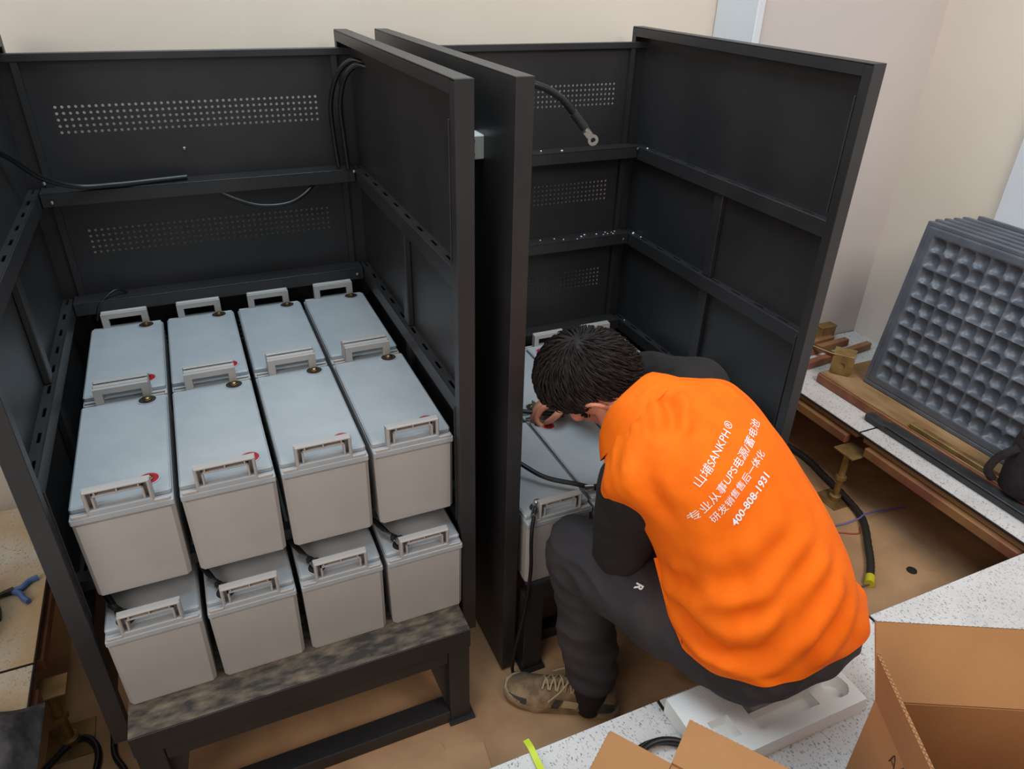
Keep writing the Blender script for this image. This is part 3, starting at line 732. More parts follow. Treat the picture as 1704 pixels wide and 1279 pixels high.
# cuff lip and waistband
# print on the thigh
# belt of the black shirt below the vest
# shoes
def shoe(an, toe_dir, name='shoe'):
    d = V(*toe_dir); d.z = 0; d.normalize(); w = V(d.y, -d.x, 0)      # w: to the right of the toe direction
    z0 = SUB; heel = V(an.x, an.y, 0) - d * .065
    def Q(a, b, z): return V(heel.x + d.x * a + w.x * b, heel.y + d.y * a + w.y * b, z0 + z)
    half = [(0, .018), (.012, .030), (.045, .034), (.10, .033), (.15, .040), (.20, .048), (.24, .045), (.268, .034), (.283, .014)]
    def outline(k, sc=1): return [(a, b * k * sc) for a, b in half]
    def ring(sc, z, lift=0, inset=0):
        pts = []
        for a, b in half: pts.append((a, b))
        full = [(a, b) for a, b in pts] + [(a, -b * .92) for a, b in reversed(pts)]
        ca = .14
        return [Q(ca + (a - ca) * sc, b * sc, z + lift * smoothst(.2, .29, a)) for a, b in full]
    def loft(rings):
        n = len(rings[0]); vs = [p for r in rings for p in r]; fs = []
        for k in range(len(rings) - 1):
            for i in range(n): fs.append((k * n + i, k * n + (i + 1) % n, (k + 1) * n + (i + 1) % n, (k + 1) * n + i))
        fs.append(list(range(n))[::-1]); fs.append([(len(rings) - 1) * n + i for i in range(n)])
        return MB().add(vs, fs)
    sole = loft([ring(.98, 0, .012), ring(1.03, .006, .012), ring(1.04, .020, .010), ring(1.02, .028, .010)]).build('sole', 'shoe_sole', man)
    up = MB()
    # upper: cross-sections along the foot
    prof = [(.004, .024, .070), (.03, .033, .076), (.07, .036, .082), (.105, .036, .090), (.14, .040, .082), (.18, .045, .066), (.215, .047, .056), (.25, .041, .047), (.272, .028, .040), (.282, .012, .032)]
    n = 20; vs = []; fs = []
    for a, hw, ht in prof:
        for i in range(n):
            t = 2 * math.pi * i / n; c, s2 = math.cos(t), math.sin(t)
            x = hw * (abs(c) ** .8) * (1 if c >= 0 else -1)
            z = .024 + (ht - .024) * (max(0, s2) ** .75) - (.004 if s2 < 0 else 0)
            vs.append(Q(a, x * (1 if s2 < .2 else (1 - .18 * s2)), z + .008 * smoothst(.2, .29, a)))
    for k in range(len(prof) - 1):
        for i in range(n): fs.append((k * n + i, k * n + (i + 1) % n, (k + 1) * n + (i + 1) % n, (k + 1) * n + i))
    fs.append(list(range(n))[::-1]); fs.append([(len(prof) - 1) * n + i for i in range(n)])
    up.add(vs, fs)
    u = up.build('shoe_upper', 'shoe_suede', man, sharp=60)
    sub = u.modifiers.new('s', 'SUBSURF'); sub.levels = 2; sub.render_levels = 2; bake(u); u.data.polygons.foreach_set('use_smooth', [True] * len(u.data.polygons))
    bv = BVHTree.FromPolygons([v.co + V(1.2, -.47, -.42) for v in u.data.vertices], [list(p.vertices) for p in u.data.polygons])
    def snap(a, b, z):                         # point on the upper seen from outside
        c = Q(a, 0, .03); q = Q(a, b, z); h = bv.ray_cast(c, (q - c).normalized())
        return (h[0] if h[0] else q)
    def patch(outl, mat, name, off=.0022):
        """overlay panel: outl is a grid of (a,b,z) rows"""
        P = MB(); R_ = len(outl); Cn = len(outl[0]); vs = []
        for row in outl:
            for q in row:
                c = Q(q[0], 0, .03); pt = snap(*q); vs.append(pt + (pt - c).normalized() * off)
        for row in outl:
            for q in row:
                c = Q(q[0], 0, .03); pt = snap(*q); vs.append(pt - (pt - c).normalized() * .003)
        k = R_ * Cn; fs = []
        for r in range(R_ - 1):
            for c in range(Cn - 1):
                i = r * Cn + c; fs.append((i, i + 1, i + Cn + 1, i + Cn)); fs.append((k + i, k + i + Cn, k + i + Cn + 1, k + i + 1))
        for r in range(R_ - 1):
            for c in (0, Cn - 1): i = r * Cn + c; fs.append((i, i + Cn, k + i + Cn, k + i))
        for c in range(Cn - 1):
            for r in (0, R_ - 1): i = r * Cn + c; fs.append((i, i + 1, k + i + 1, k + i))
        P.add(vs, fs); return P.build(name, mat, man)
    def strip(a0, a1, b, zs, skew=0, m=7):
        return [[(a0 + (a1 - a0) * j / (m - 1) + skew * i / (len(zs) - 1), b, z) for j in range(m)] for i, z in enumerate(zs)]
    for sd in (-1, 1):
        patch(strip(.225, .272, sd * .05, (.028, .036, .044)), 'shoe_dark', 'toe_guard')
        patch(strip(.145, .163, sd * .05, (.028, .040, .052, .062), -.01), 'shoe_dark', 'side_stripe')
        patch(strip(.10, .138, sd * .05, (.034, .044, .056, .064), -.006), 'lace', 'side_patch')
        patch(strip(.008, .055, sd * .04, (.030, .045, .06, .070)), 'shoe_dark', 'heel_counter')
    # tongue, laces
    pts = [snap(a, 0, z) + V(0, 0, .004) for a, z in ((.185, .09), (.165, .1), (.145, .11), (.125, .12), (.108, .13))]
    pts.append(pts[-1] + V(0, 0, .018))
    MB().tube(pts, .009, 8).build('tongue', 'shoe_suede', man)
    for k in range(5):
        a = .185 - k * .019
        p = [snap(a + .004, -.030, .075) + V(0, 0, .004), snap(a, -.012, .12) + V(0, 0, .010), snap(a - .006, .012, .12) + V(0, 0, .010), snap(a - .012, .030, .075) + V(0, 0, .004)]
        MB().tube(p, .0026, 8).build('lace', 'lace', man)
        p = [snap(a + .004, .030, .075) + V(0, 0, .005), snap(a, .012, .12) + V(0, 0, .012), snap(a - .006, -.012, .12) + V(0, 0, .012), snap(a - .012, -.030, .075) + V(0, 0, .005)]
        MB().tube(p, .0026, 8).build('lace', 'lace', man)
    top = snap(.115, 0, .12)
    for sd in (-1, 1):
        MB().tube([top + V(0, 0, .012), top + w * sd * .02 + d * .012 + V(0, 0, .016), top + w * sd * .036 + d * .03 + V(0, 0, -.004), top + w * sd * .046 + d * .055 + V(0, 0, -.032)], .0022, 8).build('lace', 'lace', man)
shoe(V(.985, -.215, 0), (-.83, .56, 0))
shoe(V(1.29, -.20, 0), (-.25, .96, 0))

for an in (anL, anR):
    MB().limb([an + V(0, -.008, -.055), an + V(0, -.008, 0), an + V(0, -.006, .05)], [.040, .043, .045], 20).build('sock', 'black_cloth', man)
# black long-sleeved shirt: sleeves and the strip below the vest
def sleeve(sh, el, wr, r0, start):
    mb = MB()
    mb.limb([start, sh, (sh + el) / 2, el, el.lerp(wr, .45), el.lerp(wr, .90)], [.062, r0, r0 * .93, r0 * .83, .050, .040], 28)
    o = mb.build('sleeve', 'black_cloth', man, remesh=.006, smooth=5)
    nrm = [v.normal.copy() for v in o.data.vertices]
    for v in o.data.vertices:
        p = v.co + V(1.2, -.47, -.42)
        v.co += nrm[v.index] * (.006 * noise.noise(V(p.x * 12, p.y * 12, p.z * 22)) + .004 * (1 - 2 * abs(noise.noise(p * 18))))
    o.data.update(); return o
sleeve(shL, elL + V(0, 0, -.005), wrL, .070, shL.lerp(C7, .35) + V(.02, 0, -.03))
sleeve(shR, elR, wrR, .066, shR.lerp(C7, .35) + V(0, 0, -.03))

# vest: cloth lofted along the bent back
rings = [((1.222, -.425, -.312), (1, .0, .02), (-.03, .07, .99), .198, .168),
         ((1.222, -.424, -.290), (1, .0, .03), (-.03, .13, .98), .199, .167),
         ((1.212, -.408, -.225), (1, .02, .05), (-.10, .34, .9), .195, .157),
         ((1.180, -.358, -.120), (1, .10, .10), (-.2, .5, .85), .174, .140),
         ((1.128, -.293, -.015), (.95, .24, .2), (-.3, .55, .75), .170, .130),
         ((1.076, -.235, .040), (.93, .29, .23), (-.4, .65, .6), .180, .110),
         ((1.056, -.202, .066), (.92, .30, .24), (-.4, .7, .5), .134, .088),
         ((1.048, -.180, .082), (.92, .30, .24), (-.4, .75, .45), .088, .074),
         ((1.042, -.170, .088), (.92, .30, .24), (-.4, .78, .4), .072, .070)]
def rframe(k):
    c, s, t, a, b = rings[k]; t = V(*t).normalized(); s = V(*s); s = (s - t * s.dot(t)).normalized()
    return V(*c), s, t.cross(s), a, b
RF_ = [rframe(k) for k in range(len(rings))]
def vest_pt(u, th):
    """u 0..1 from hem to neck, th angle: 0 right, -90 deg back"""
    f = u * (len(rings) - 1); i = min(int(f), len(rings) - 2); t = f - i
    c = cr([q[0] for q in RF_], i, t); s = RF_[i][1].lerp(RF_[i + 1][1], t).normalized(); fw = RF_[i][2].lerp(RF_[i + 1][2], t).normalized()
    ab = [Vector((q[3], q[4], 0)) for q in RF_]; r = cr(ab, i, t)
    cs, sn = math.cos(th), math.sin(th); e = .86
    return c + s * r.x * (abs(cs) ** e) * (1 if cs >= 0 else -1) + fw * r.y * (abs(sn) ** e) * (1 if sn >= 0 else -1)
FOLDS = [  # (depth, width, path) creases lying on the back of the vest
    (.010, .016, [(1.000, -.360, -.165), (1.015, -.395, -.174), (1.027, -.471, -.13), (1.1, -.499, -.113), (1.191, -.5, -.075)]),
    (.011, .018, [(1.000, -.39, -.22), (1.016, -.427, -.236), (1.031, -.495, -.246), (1.058, -.538, -.251), (1.109, -.555, -.241), (1.161, -.553, -.169), (1.221, -.518, -.115)]),
    (.009, .010, [(1.015, -.469, -.259), (1.044, -.527, -.26), (1.062, -.545, -.256)]),
    (.010, .014, [(1.297, -.502, -.12), (1.213, -.548, -.167), (1.14, -.569, -.24)]),
    (.009, .014, [(1.274, -.481, -.074), (1.177, -.522, -.112), (1.105, -.531, -.159), (1.041, -.491, -.192)]),
    (.007, .016, [(1.212, -.473, -.033), (1.139, -.49, -.073), (1.048, -.468, -.104), (1.008, -.393, -.121)]),
    (.010, .013, [(1.053, -.228, .144), (1.045, -.274, .128), (1.019, -.316, .112)]),
    (.010, .016, [(1.316, -.533, -.175), (1.254, -.575, -.226), (1.19, -.581, -.27)]),
    (.006, .014, [(.962, -.308, .081), (.963, -.354, .03), (.992, -.382, -.025)]),
    (.006, .013, [(1.069, -.28, .133), (1.075, -.31, .118), (1.051, -.336, .1)]),
]
FOLDS = [(a_, w_, spline(p_, 6)) for a_, w_, p_ in FOLDS]
def fold(p, u, th):
    """offset of the cloth along its normal at point p"""
    x = math.cos(th); d = 0
    for am, w, pts in FOLDS:
        best = 1e9; m = len(pts)
        for i in range(m - 1):
            a, b = pts[i], pts[i + 1]; ab = b - a; t = max(0, min(1, (p - a).dot(ab) / ab.length_squared))
            q = (p - a - ab * t).length_squared
            if q < best: best = q; tt = (i + t) / (m - 1)
        r = math.sqrt(best) / w
        if r < 5:
            fade = smoothst(0, .2, tt) * smoothst(1, .75, tt) * .85 + .15
            d += 1.45 * am * fade * (-math.exp(-r * r) + .55 * math.exp(-((r - 2.1) / 1.0) ** 2))
    d += .007 * noise.noise(V(x * 3 + 7, u * 6, math.sin(th) * 3)) + .002 * noise.noise(V(x * 8, u * 15, math.sin(th) * 8 + 4))
    return d * smoothst(1.0, .85, u)
def vest_n(u, th):
    e = 1e-3
    a = vest_pt(min(1, u + e), th) - vest_pt(max(0, u - e), th); b = vest_pt(u, th + e) - vest_pt(u, th - e)
    n = b.cross(a)
    return n.normalized() if n.length > 1e-12 else V(0, -1, 0)
nu, nt = 90, 150; vs = []; fs = []
TB = BVHTree.FromPolygons([v.co + V(1.2, -.47, -.42) for v in to.data.vertices], [list(p.vertices) for p in to.data.polygons])
for j in range(nu + 1):
    u = j / nu
    for i in range(nt):
        th = -math.pi + 2 * math.pi * i / nt
        p = vest_pt(u, th); n = vest_n(u, th)
        p = p + n * fold(p, u, th)
        if u < .3 and math.sin(th) < (-.45 if math.cos(th) < 0 else .3):          # the cloth rests on the trousers instead of cutting through them
            h = TB.ray_cast(p + n * .14, -n, .155)
            if h[0] is not None: p = p + n * max(0, min(.03, (.14 - h[3]) + .005)) * smoothst(.3, .2, u)
        vs.append(p)
for j in range(nu):
    for i in range(nt): fs.append((j * nt + i, j * nt + (i + 1) % nt, (j + 1) * nt + (i + 1) % nt, (j + 1) * nt + i))
for it in range(3):                                # let the cloth bridge small steps
    q = [v.copy() for v in vs]
    for j in range(1, nu):
        for i in range(nt):
            if j < 55: q[j * nt + i] = vs[j * nt + i] * .6 + (vs[j * nt + (i + 1) % nt] + vs[j * nt + i - 1] + vs[(j + 1) * nt + i] + vs[(j - 1) * nt + i]) * .1
    for i in range(nt): q[i] = vs[i] * .6 + (vs[(i + 1) % nt] + vs[i - 1]) * .2
    vs = q
# turn the hem inwards
base = len(vs); c0 = RF_[0][0]
for i in range(nt): vs.append(vs[i].lerp(c0, .03) + V(0, 0, .006))
for i in range(nt): fs.append((i, base + i, base + (i + 1) % nt, (i + 1) % nt))
fs.append([base + i for i in range(nt)]); fs.append([nu * nt + i for i in range(nt)][::-1])
vest = MB().add(vs, fs).build('vest', 'orange_cloth', man, sharp=80)
VB = BVHTree.FromPolygons(vs, fs[:nu * nt])
# white printing on the back of the vest and the letter on the trousers
def print_text(body, O, X, Y, size, bvh, parent, name, wide=1.0, off=.0016, bold=0):
    cu = bpy.data.curves.new(name, 'FONT'); cu.body = body; cu.size = size; cu.resolution_u = 4; cu.offset = bold
    o = bpy.data.objects.new(name, cu); link(o); bake_text(o)
    me = bpy.data.meshes.new_from_object(o.evaluated_get(bpy.context.evaluated_depsgraph_get()))
    bpy.data.objects.remove(o)
    bm = bmesh.new(); bm.from_mesh(me)
    bmesh.ops.triangulate(bm, faces=bm.faces)
    for k in range(2):
        ed = [e for e in bm.edges if e.calc_length() > size * .12]
        if ed: bmesh.ops.subdivide_edges(bm, edges=ed, cuts=1)
    bm.to_mesh(me); bm.free()
    X, Y = V(*X).normalized(), V(*Y); Y = (Y - X * Y.dot(X)).normalized(); N_ = X.cross(Y); O = V(*O)
    org = ORG[parent.name]
    for v in me.vertices:
        p = O + X * (v.co.x * wide) + Y * v.co.y
        h = bvh.ray_cast(p + N_ * .10, -N_, .3)
        q = h[0] + h[1] * (off if h[1].dot(N_) > 0 else -off) if h[0] is not None else p
        v.co = q - org
    me.materials.clear(); me.materials.append(MATS['white_print'])
    t_ = bpy.data.objects.new(name, me); link(t_, parent); ORG[t_.name] = org
    return t_
def bake_text(o):
    bpy.context.view_layer.update()
TX, TY = (.110, .052, .060), (-.26, .36, .55)
print_text('\u5c71\u57d4SANKPH', (1.0304, -.3972, .0477), (.1035, .0568, .0592), TY, .0215, VB, vest, 'printed_line', 1.04)
print_text('\u00ae', (1.1330, -.3375, .1080), (.1035, .0568, .0592), TY, .020, VB, vest, 'printed_line', 1)
print_text('\u4e13\u4e1a\u4ece\u4e8bUPS\u7535\u6e90/\u84c4\u7535\u6c60', (1.0151, -.4091, -.0154), (.1668, .0559, .1102), TY, .0195, VB, vest, 'printed_line', 1.12)
print_text('\u7814\u53d1\u9500\u552e\u552e\u540e\u4e00\u4f53\u5316', (1.0461, -.4329, -.0092), (.1334, .0477, .0835), TY, .0175, VB, vest, 'printed_line', 1.05)
print_text('400-808-1931', (1.083, -.4488, -.0169), (.0995, .0376, .0686), TY, .0205, VB, vest, 'printed_line', 1.02, bold=.0004)
print_text('R', (.9895, -.3150, -.2415), (-.735, -.38, -.55), (.43, -.90, .05), .023, TB, to, 'printed_letter', 1, bold=.0008)
# folded stand-up collar round the neck
cl = MB(); n = 60; k = 7
cc = V(1.047, -.163, .058); ct = V(-.42, .80, .42).normalized(); cs_ = V(.92, .30, .24); cs_ = (cs_ - ct * cs_.dot(ct)).normalized(); cf = ct.cross(cs_)
prof = [(-.012, .088), (.008, .079), (.028, .073), (.036, .076), (.031, .086), (.008, .102), (-.018, .116)]
vs2 = []; fs2 = []
for i in range(n):
    a = 2 * math.pi * i / n; back = smoothst(.6, -.6, math.sin(a))
    for h, r in prof:
        wv = 1 + .03 * math.sin(5 * a)
        vs2.append(cc + ct * (h * (.6 + .5 * back)) + cs_ * math.cos(a) * r * 1.02 * wv + cf * math.sin(a) * r * .95 * wv)
for i in range(n):
    for q in range(k):
        fs2.append((i * k + q, i * k + (q + 1) % k, ((i + 1) % n) * k + (q + 1) % k, ((i + 1) % n) * k + q))
cl.add(vs2, fs2); co = cl.build('collar', 'orange_cloth', man, sharp=80)

# ------------------------------------------------------------------ foam tray the man sits on
def heightfield(mb, x0, y0, x1, y1, z0, z1, fn, nx, ny):
    vs = []; fs = []
    for j in range(ny + 1):
        for i in range(nx + 1):
            x = x0 + (x1 - x0) * i / nx; y = y0 + (y1 - y0) * j / ny
            vs.append((x, y, z1 + fn(x, y)))
    k = len(vs)
    for j in range(ny):
        for i in range(nx): a = j * (nx + 1) + i; fs.append((a, a + 1, a + nx + 2, a + nx + 1))
    rim = [(0, i) for i in range(nx)] + [(j, nx) for j in range(ny)] + [(ny, nx - i) for i in range(nx)] + [(ny - j, 0) for j in range(ny)]
    ids = [j * (nx + 1) + i for j, i in rim]
    for q in ids: p = vs[q]; vs.append((p[0], p[1], z0))
    n = len(ids)
    for q in range(n): fs.append((ids[q], k + q, k + (q + 1) % n, ids[(q + 1) % n]))
    fs.append([k + q for q in range(n)])
    return mb.add(vs, fs)
def pocket(x, y, xa, ya, xb, yb, e=.003):
    return min(smoothst(xa, xa + e, x), smoothst(xb, xb - e, x), smoothst(ya, ya + e, y), smoothst(yb, yb - e, y))
def foam_fn(x, y):
    d = .026 * pocket(x, y, 1.135, -.583, 1.285, -.545) + .020 * pocket(x, y, 1.045, -.575, 1.092, -.530)
    d = max(d, .030 * smoothst(.027, .024, math.hypot((x - 1.345), (y + .563) * 1.05)))
    d = max(d, .026 * pocket(x, y, 1.135, -.545, 1.285, -.50), .012 * pocket(x, y, .99, -.61, 1.030, -.585))
    return -d
tag(heightfield(MB(), 1.0, -.612, 1.385, -.452, -.4895, -.447, foam_fn, 150, 62).build('foam_tray', 'styrofoam', sharp=40),
    'white foam packing tray under the man on the speckled tiles', 'foam tray')

# ------------------------------------------------------------------ open cartons
def slab(mb, p, a, b, n, th=.005, mi=0):
    p, a, b, n = V(*p), V(*a), V(*b), V(*n).normalized() * th
    vs = [p, p + a, p + a + b, p + b]; vs += [q + n for q in vs]
    return mb.add(vs, [(0, 1, 2, 3), (4, 7, 6, 5), (0, 4, 5, 1), (1, 5, 6, 2), (2, 6, 7, 3), (3, 7, 4, 0)], mi)
def flute(mb, p, a, up, n, th=.005):
    """wavy corrugated cut edge on top of a flap"""
    p, a, up, n = V(*p), V(*a), V(*up).normalized(), V(*n).normalized()
    m = int(a.length / .004)
    pts = [p + a * (i / m) + n * (th * (.5 + .45 * (1 if i % 2 else -1))) + up * .0002 for i in range(m + 1)]
    return mb.tube(pts, .0008, 4, smooth=False)
def carton(label, P0, d1, d2, w1, w2, h, flaps):
    d1 = V(*d1).normalized(); d2 = V(*d2).normalized(); P0 = V(*P0); up = V(0, 0, 1); b = P0 - up * h
    t = thing('cardboard_carton', label, 'cardboard box', tuple(b + d1 * w1 / 2 + d2 * w2 / 2), 'open cardboard cartons')
    mb = MB()
    slab(mb, b, d1 * w1, up * h, d2); slab(mb, b + d2 * (w2 - .005), d1 * w1, up * h, d2)
    slab(mb, b + d2 * .005, d2 * (w2 - .010), up * h, d1); slab(mb, b + d1 * (w1 - .005) + d2 * .005, d2 * (w2 - .010), up * h, d1)
    slab(mb, b + d1 * .005 + d2 * .005, d1 * (w1 - .01), d2 * (w2 - .01), up)
    body = mb.build('carton_body', 'cardboard', t)
    for side, v in flaps.items():
        v = V(*v)
        if side == 'back': p, a, n = P0, d1 * w1, d2
        elif side == 'front': p, a, n = P0 + d2 * w2, d1 * w1, -d2
        elif side == 'left': p, a, n = P0 + d2 * .002, d2 * (w2 - .004), d1
        else: p, a, n = P0 + d1 * w1 + d2 * .002, d2 * (w2 - .004), -d1
        nn = a.cross(v).normalized(); nn = nn if nn.dot(n) + nn.z * .3 > 0 else -nn
        mb = MB(); slab(mb, p, a, v, nn)
        f = mb.build('flap', 'cardboard', t)
        mb = MB(); flute(mb, p + v, a, v, nn); mb.build('cut_edge', 'cardboard_edge', f)
    return t, b
t, b = carton('big open cardboard carton at the lower right corner with raised flaps', (1.188, -.729, -.2), (.8944, -.4472, 0), (-.4472, -.8944, 0), .44, .24, .29,
              {'back': (.034, .068, .1018), 'left': (-.026, .013, .114), 'right': (.09, -.045, .06), 'front': (-.03, -.06, .06)})
d1 = V(.8944, -.4472, 0); d2 = V(-.4472, -.8944, 0); P0 = V(1.188, -.729, -.2)
for pts in ([(.085, -.035), (.092, -.012), (.102, -.036)], [(.118, -.002), (.112, -.02), (.122, -.04), (.135, -.03)], [(.088, -.028), (.098, -.028)]):
    MB().tube([P0 + d2 * a + V(0, 0, z) - d1 * .0004 for a, z in pts], .0011, 6).build('pen_mark', 'ink', t)
carton('smaller open cardboard carton at the bottom edge with two flaps folded outwards', (.8086, -.691, -.2), (.58, -.815, 0), (-.815, -.58, 0), .27, .22, .29,
       {'back': (.0665, .0473, .004), 'left': (-.0586, .0823, .002)})

# ------------------------------------------------------------------ small things around the tiles
c = V(.925, -.592, 0)
pts = []
for k in range(34):
    a = k * .36 + .4; R_ = .088 if k < 18 else .088 - (k - 18) * .003
    pts.append(V(c.x + R_ * math.cos(a), c.y + R_ * math.sin(a), RF + .0075 + (.012 * smoothst(15, 20, k))))
cable('cable_coil', 'black cable coil lying on the tile between the carton flaps', 'cable', pts, .007, 'black_rubber')
mb = MB(); st = [(.712, -.395, RF - .006), (.711, -.42, RF + .004), (.710, -.45, RF + .006), (.707, -.49, RF + .012), (.70, -.53, RF + .004)]
P = spline(st); vs = []; fs = []
for p in P: vs += [p + V(-.006, 0, 0), p + V(.006, 0, .002), p + V(.006, 0, .0035), p + V(-.006, 0, .0015)]
for i in range(len(P) - 1):
    for q in range(4): fs.append((i * 4 + q, i * 4 + (q + 1) % 4, i * 4 + 4 + (q + 1) % 4, i * 4 + 4 + q))
fs += [(0, 1, 2, 3), tuple(len(vs) - 4 + q for q in range(4))]
tag(mb.add(vs, fs).build('plastic_strap', 'yellow_plastic'), 'bright yellow plastic strap hanging over the front tile edge', 'strap')

# conduit and loose wires in the pit
t = thing('corrugated_conduit', 'dark corrugated conduit with taped yellow end snaking across the pit', 'conduit', (2.1, .1, SUB))
MB().tube([(2.24, .52, -.757), (2.255, .40, -.757), (2.235, .28, -.756), (2.215, .16, -.757), (2.18, .05, -.757), (2.09, -.06, -.757), (2.04, -.115, -.757), (1.985, -.165, -.757)], .0125, 12, ridge=.12).build('hose', 'conduit_black', t)
MB().tube([(1.992, -.158, -.757), (1.965, -.18, -.757)], .0145, 12, smooth=False).build('taped_end', 'yellow_tape', t)
cable('loose_wire', 'thin dark wire leading from the yellow conduit end towards the man', 'wire', [(1.963, -.182, -.758), (1.93, -.17, -.764), (1.88, -.14, -.766), (1.80, -.11, -.767)], .0025, 'wire_dark', 'loose wires in the pit')
cable('loose_wire', 'thin bluish wire lying across the conduit', 'wire', [(1.95, .10, -.767), (2.08, .068, -.766), (2.15, .05, -.748), (2.19, .055, -.742), (2.26, .06, -.755), (2.38, .05, -.767)], .0028, 'wire_blue', 'loose wires in the pit')
cable('loose_wire', 'thin red wire lying beside the bluish wire', 'wire', [(1.95, .09, -.767), (2.06, .04, -.767), (2.12, .01, -.767), (2.15, .03, -.767)], .0025, 'wire_red', 'loose wires in the pit')
tag(MB().lathe([(.016, 0), (.015, .003), (.006, .004)], 18, Matrix.Translation((2.148, -.181, SUB))).build('anchor_plug', 'dark_recess'), 'small dark round plug in the pit floor', 'plug')

# board and leaning steel tiles at the right wall
t = thing('wooden_board', 'rusty edged wooden board lying on the tiles under the leaning tiles', 'board', (2.52, .05, RF))
MB().box(2.318, -.40, RF + .0005, 2.74, .50, RF + .036, .003).build('board_base', 'board_edge', t)
MB().box(2.322, -.398, RF + .0362, 2.738, .498, RF + .040, .001).build('board_top', 'board_wood', t)
ZB = RF + .041
def dimple(x, y):
    p = .0516; m = .0395
    if x < m or y < m or x > .595 - m or y > .595 - m: return .004 * smoothst(.010, .016, min(x, y, .595 - x, .595 - y))
    gx, gy = (x - m) % (2 * p), (y - m) % (2 * p)                    # ribs round every block of four cups
    rib = max(smoothst(.0055, .002, min(gx, 2 * p - gx)), smoothst(.0055, .002, min(gy, 2 * p - gy)))
    cx = ((x - m) % p) - p / 2; cy = ((y - m) % p) - p / 2
    r = math.hypot(cx, cy) / (p * .52)
    return .004 * rib - .002 - .017 * max(0, 1 - r * r) ** .8 * (1 - rib)
def steel_tile(k, label):
    t = thing('steel_floor_tile', label, 'floor tile', (0, 0, 0), 'leaning steel floor tiles')
    heightfield(MB(), 0, 0, .595, .595, .026, 0, lambda x, y: -dimple(x, y), 140, 140).build('dimpled_pan', 'tile_steel', t, sharp=50)
    MB().box(.002, .002, .0265, .593, .593, .033, .001).build('laminate_face', 'tile_top', t)
    mb = MB()
    for a in ((0, 0, .595, .012), (0, .583, .595, .595), (0, .012, .012, .583), (.583, .012, .595, .583)): mb.box(a[0], a[1], -.003, a[2], a[3], .004, .0015)
    mb.build('rim', 'tile_steel', t, 'raised steel rim')
    return t
st0 = steel_tile(0, 'dimpled black steel floor tile in front of the leaning stack')
def place_tile(o, k, xb, lean, y):
    ex = V(0, -1, 0); ez = V(math.sin(lean), 0, math.cos(lean)); n = ex.cross(ez)      # n points away from the viewer side
    n = V(math.cos(lean), 0, -math.sin(lean))
    M = Matrix(((ex.x, ez.x, n.x, xb), (ex.y, ez.y, n.y, y), (ex.z, ez.z, n.z, ZB + .003), (0, 0, 0, 1)))
    o.rotation_mode = 'QUATERNION'
    if M.to_3x3().determinant() < 0: raise ValueError('mirrored')
    o.location = M.translation; o.rotation_quaternion = M.to_3x3().to_quaternion()
try:
    place_tile(st0, 0, 2.425, .13, .385); flip = False
except ValueError: flip = True
names = ('second', 'third', 'fourth', 'fifth', 'last and furthest')
offs = (.038, .074, .110, .146, .200); ys = (.392, .388, .384, .380, .372); ls = (.135, .14, .145, .15, .17)
def frame(o, xb, lean, y):
    # local x runs along +y (from the hidden end), local y up the lean, local z into the stack
    ex = V(0, -1, 0); ey = V(math.sin(lean), 0, math.cos(lean)); ez = ex.cross(ey)
    M = Matrix(((ex.x, ey.x, ez.x), (ex.y, ey.y, ez.y), (ex.z, ey.z, ez.z)))
    o.rotation_mode = 'QUATERNION'; o.rotation_quaternion = M.to_quaternion(); o.location = (xb, y, ZB + .001)
    return ez
# ez points to -x; shift the shared meshes so that the dimpled side faces the viewer
for ch in st0.children:
    for v in ch.data.vertices: v.co.z = -v.co.z
    ch.data.flip_normals(); ch.data.update()
frame(st0, 2.425, .13, .385)
for k in range(5):
    o = copy_thing(st0, (0, 0, 0), 0, f'{names[k]} steel floor tile from the front of the leaning stack')
    frame(o, 2.425 + offs[k], ls[k], ys[k])
    o.rotation_mode = 'QUATERNION'

t = thing('plastic_trunking', 'long dark grey plastic trunking lying on the white tiles at right', 'trunking', (2.31, -.06, RF))
MB().box(2.278, -.42, RF + .0005, 2.314, .235, RF + .026, .006).build('trunk_base', 'black_plastic', t)
MB().box(2.274, -.42, RF + .0262, 2.317, .150, RF + .031, .002).build('trunk_lid', 'black_plastic', t)

t = thing('tool_bag', 'black cloth tool bag with round opening at the right edge', 'bag', (2.371, -.276, ZB))
mb = MB()
prof = [(.072, 0), (.077, .004), (.078, .07), (.077, .15), (.072, .175), (.066, .181), (.060, .170), (.056, .09), (.02, .07), (.001, .07)]
mb.lathe(prof, 36, Matrix.Translation((2.371, -.276, ZB)))
o = mb.build('bag_body', 'bag_cloth', t, sharp=80)
for v in o.data.vertices:
    p = v.co; v.co += V(p.x, p.y, 0) * (.06 * noise.noise(V(p.x * 18, p.y * 18, p.z * 12)))
MB().tube([(2.304, -.241, ZB + .145), (2.286, -.211, ZB + .10), (2.288, -.196, ZB + .045), (2.311, -.203, ZB + .012)], .012, 10).build('strap', 'bag_cloth', t)
MB().tube([(2.371 + .066 * math.cos(a * .35), -.276 + .066 * math.sin(a * .35), ZB + .180) for a in range(19)], .008, 8).build('rolled_rim', 'bag_cloth', t)

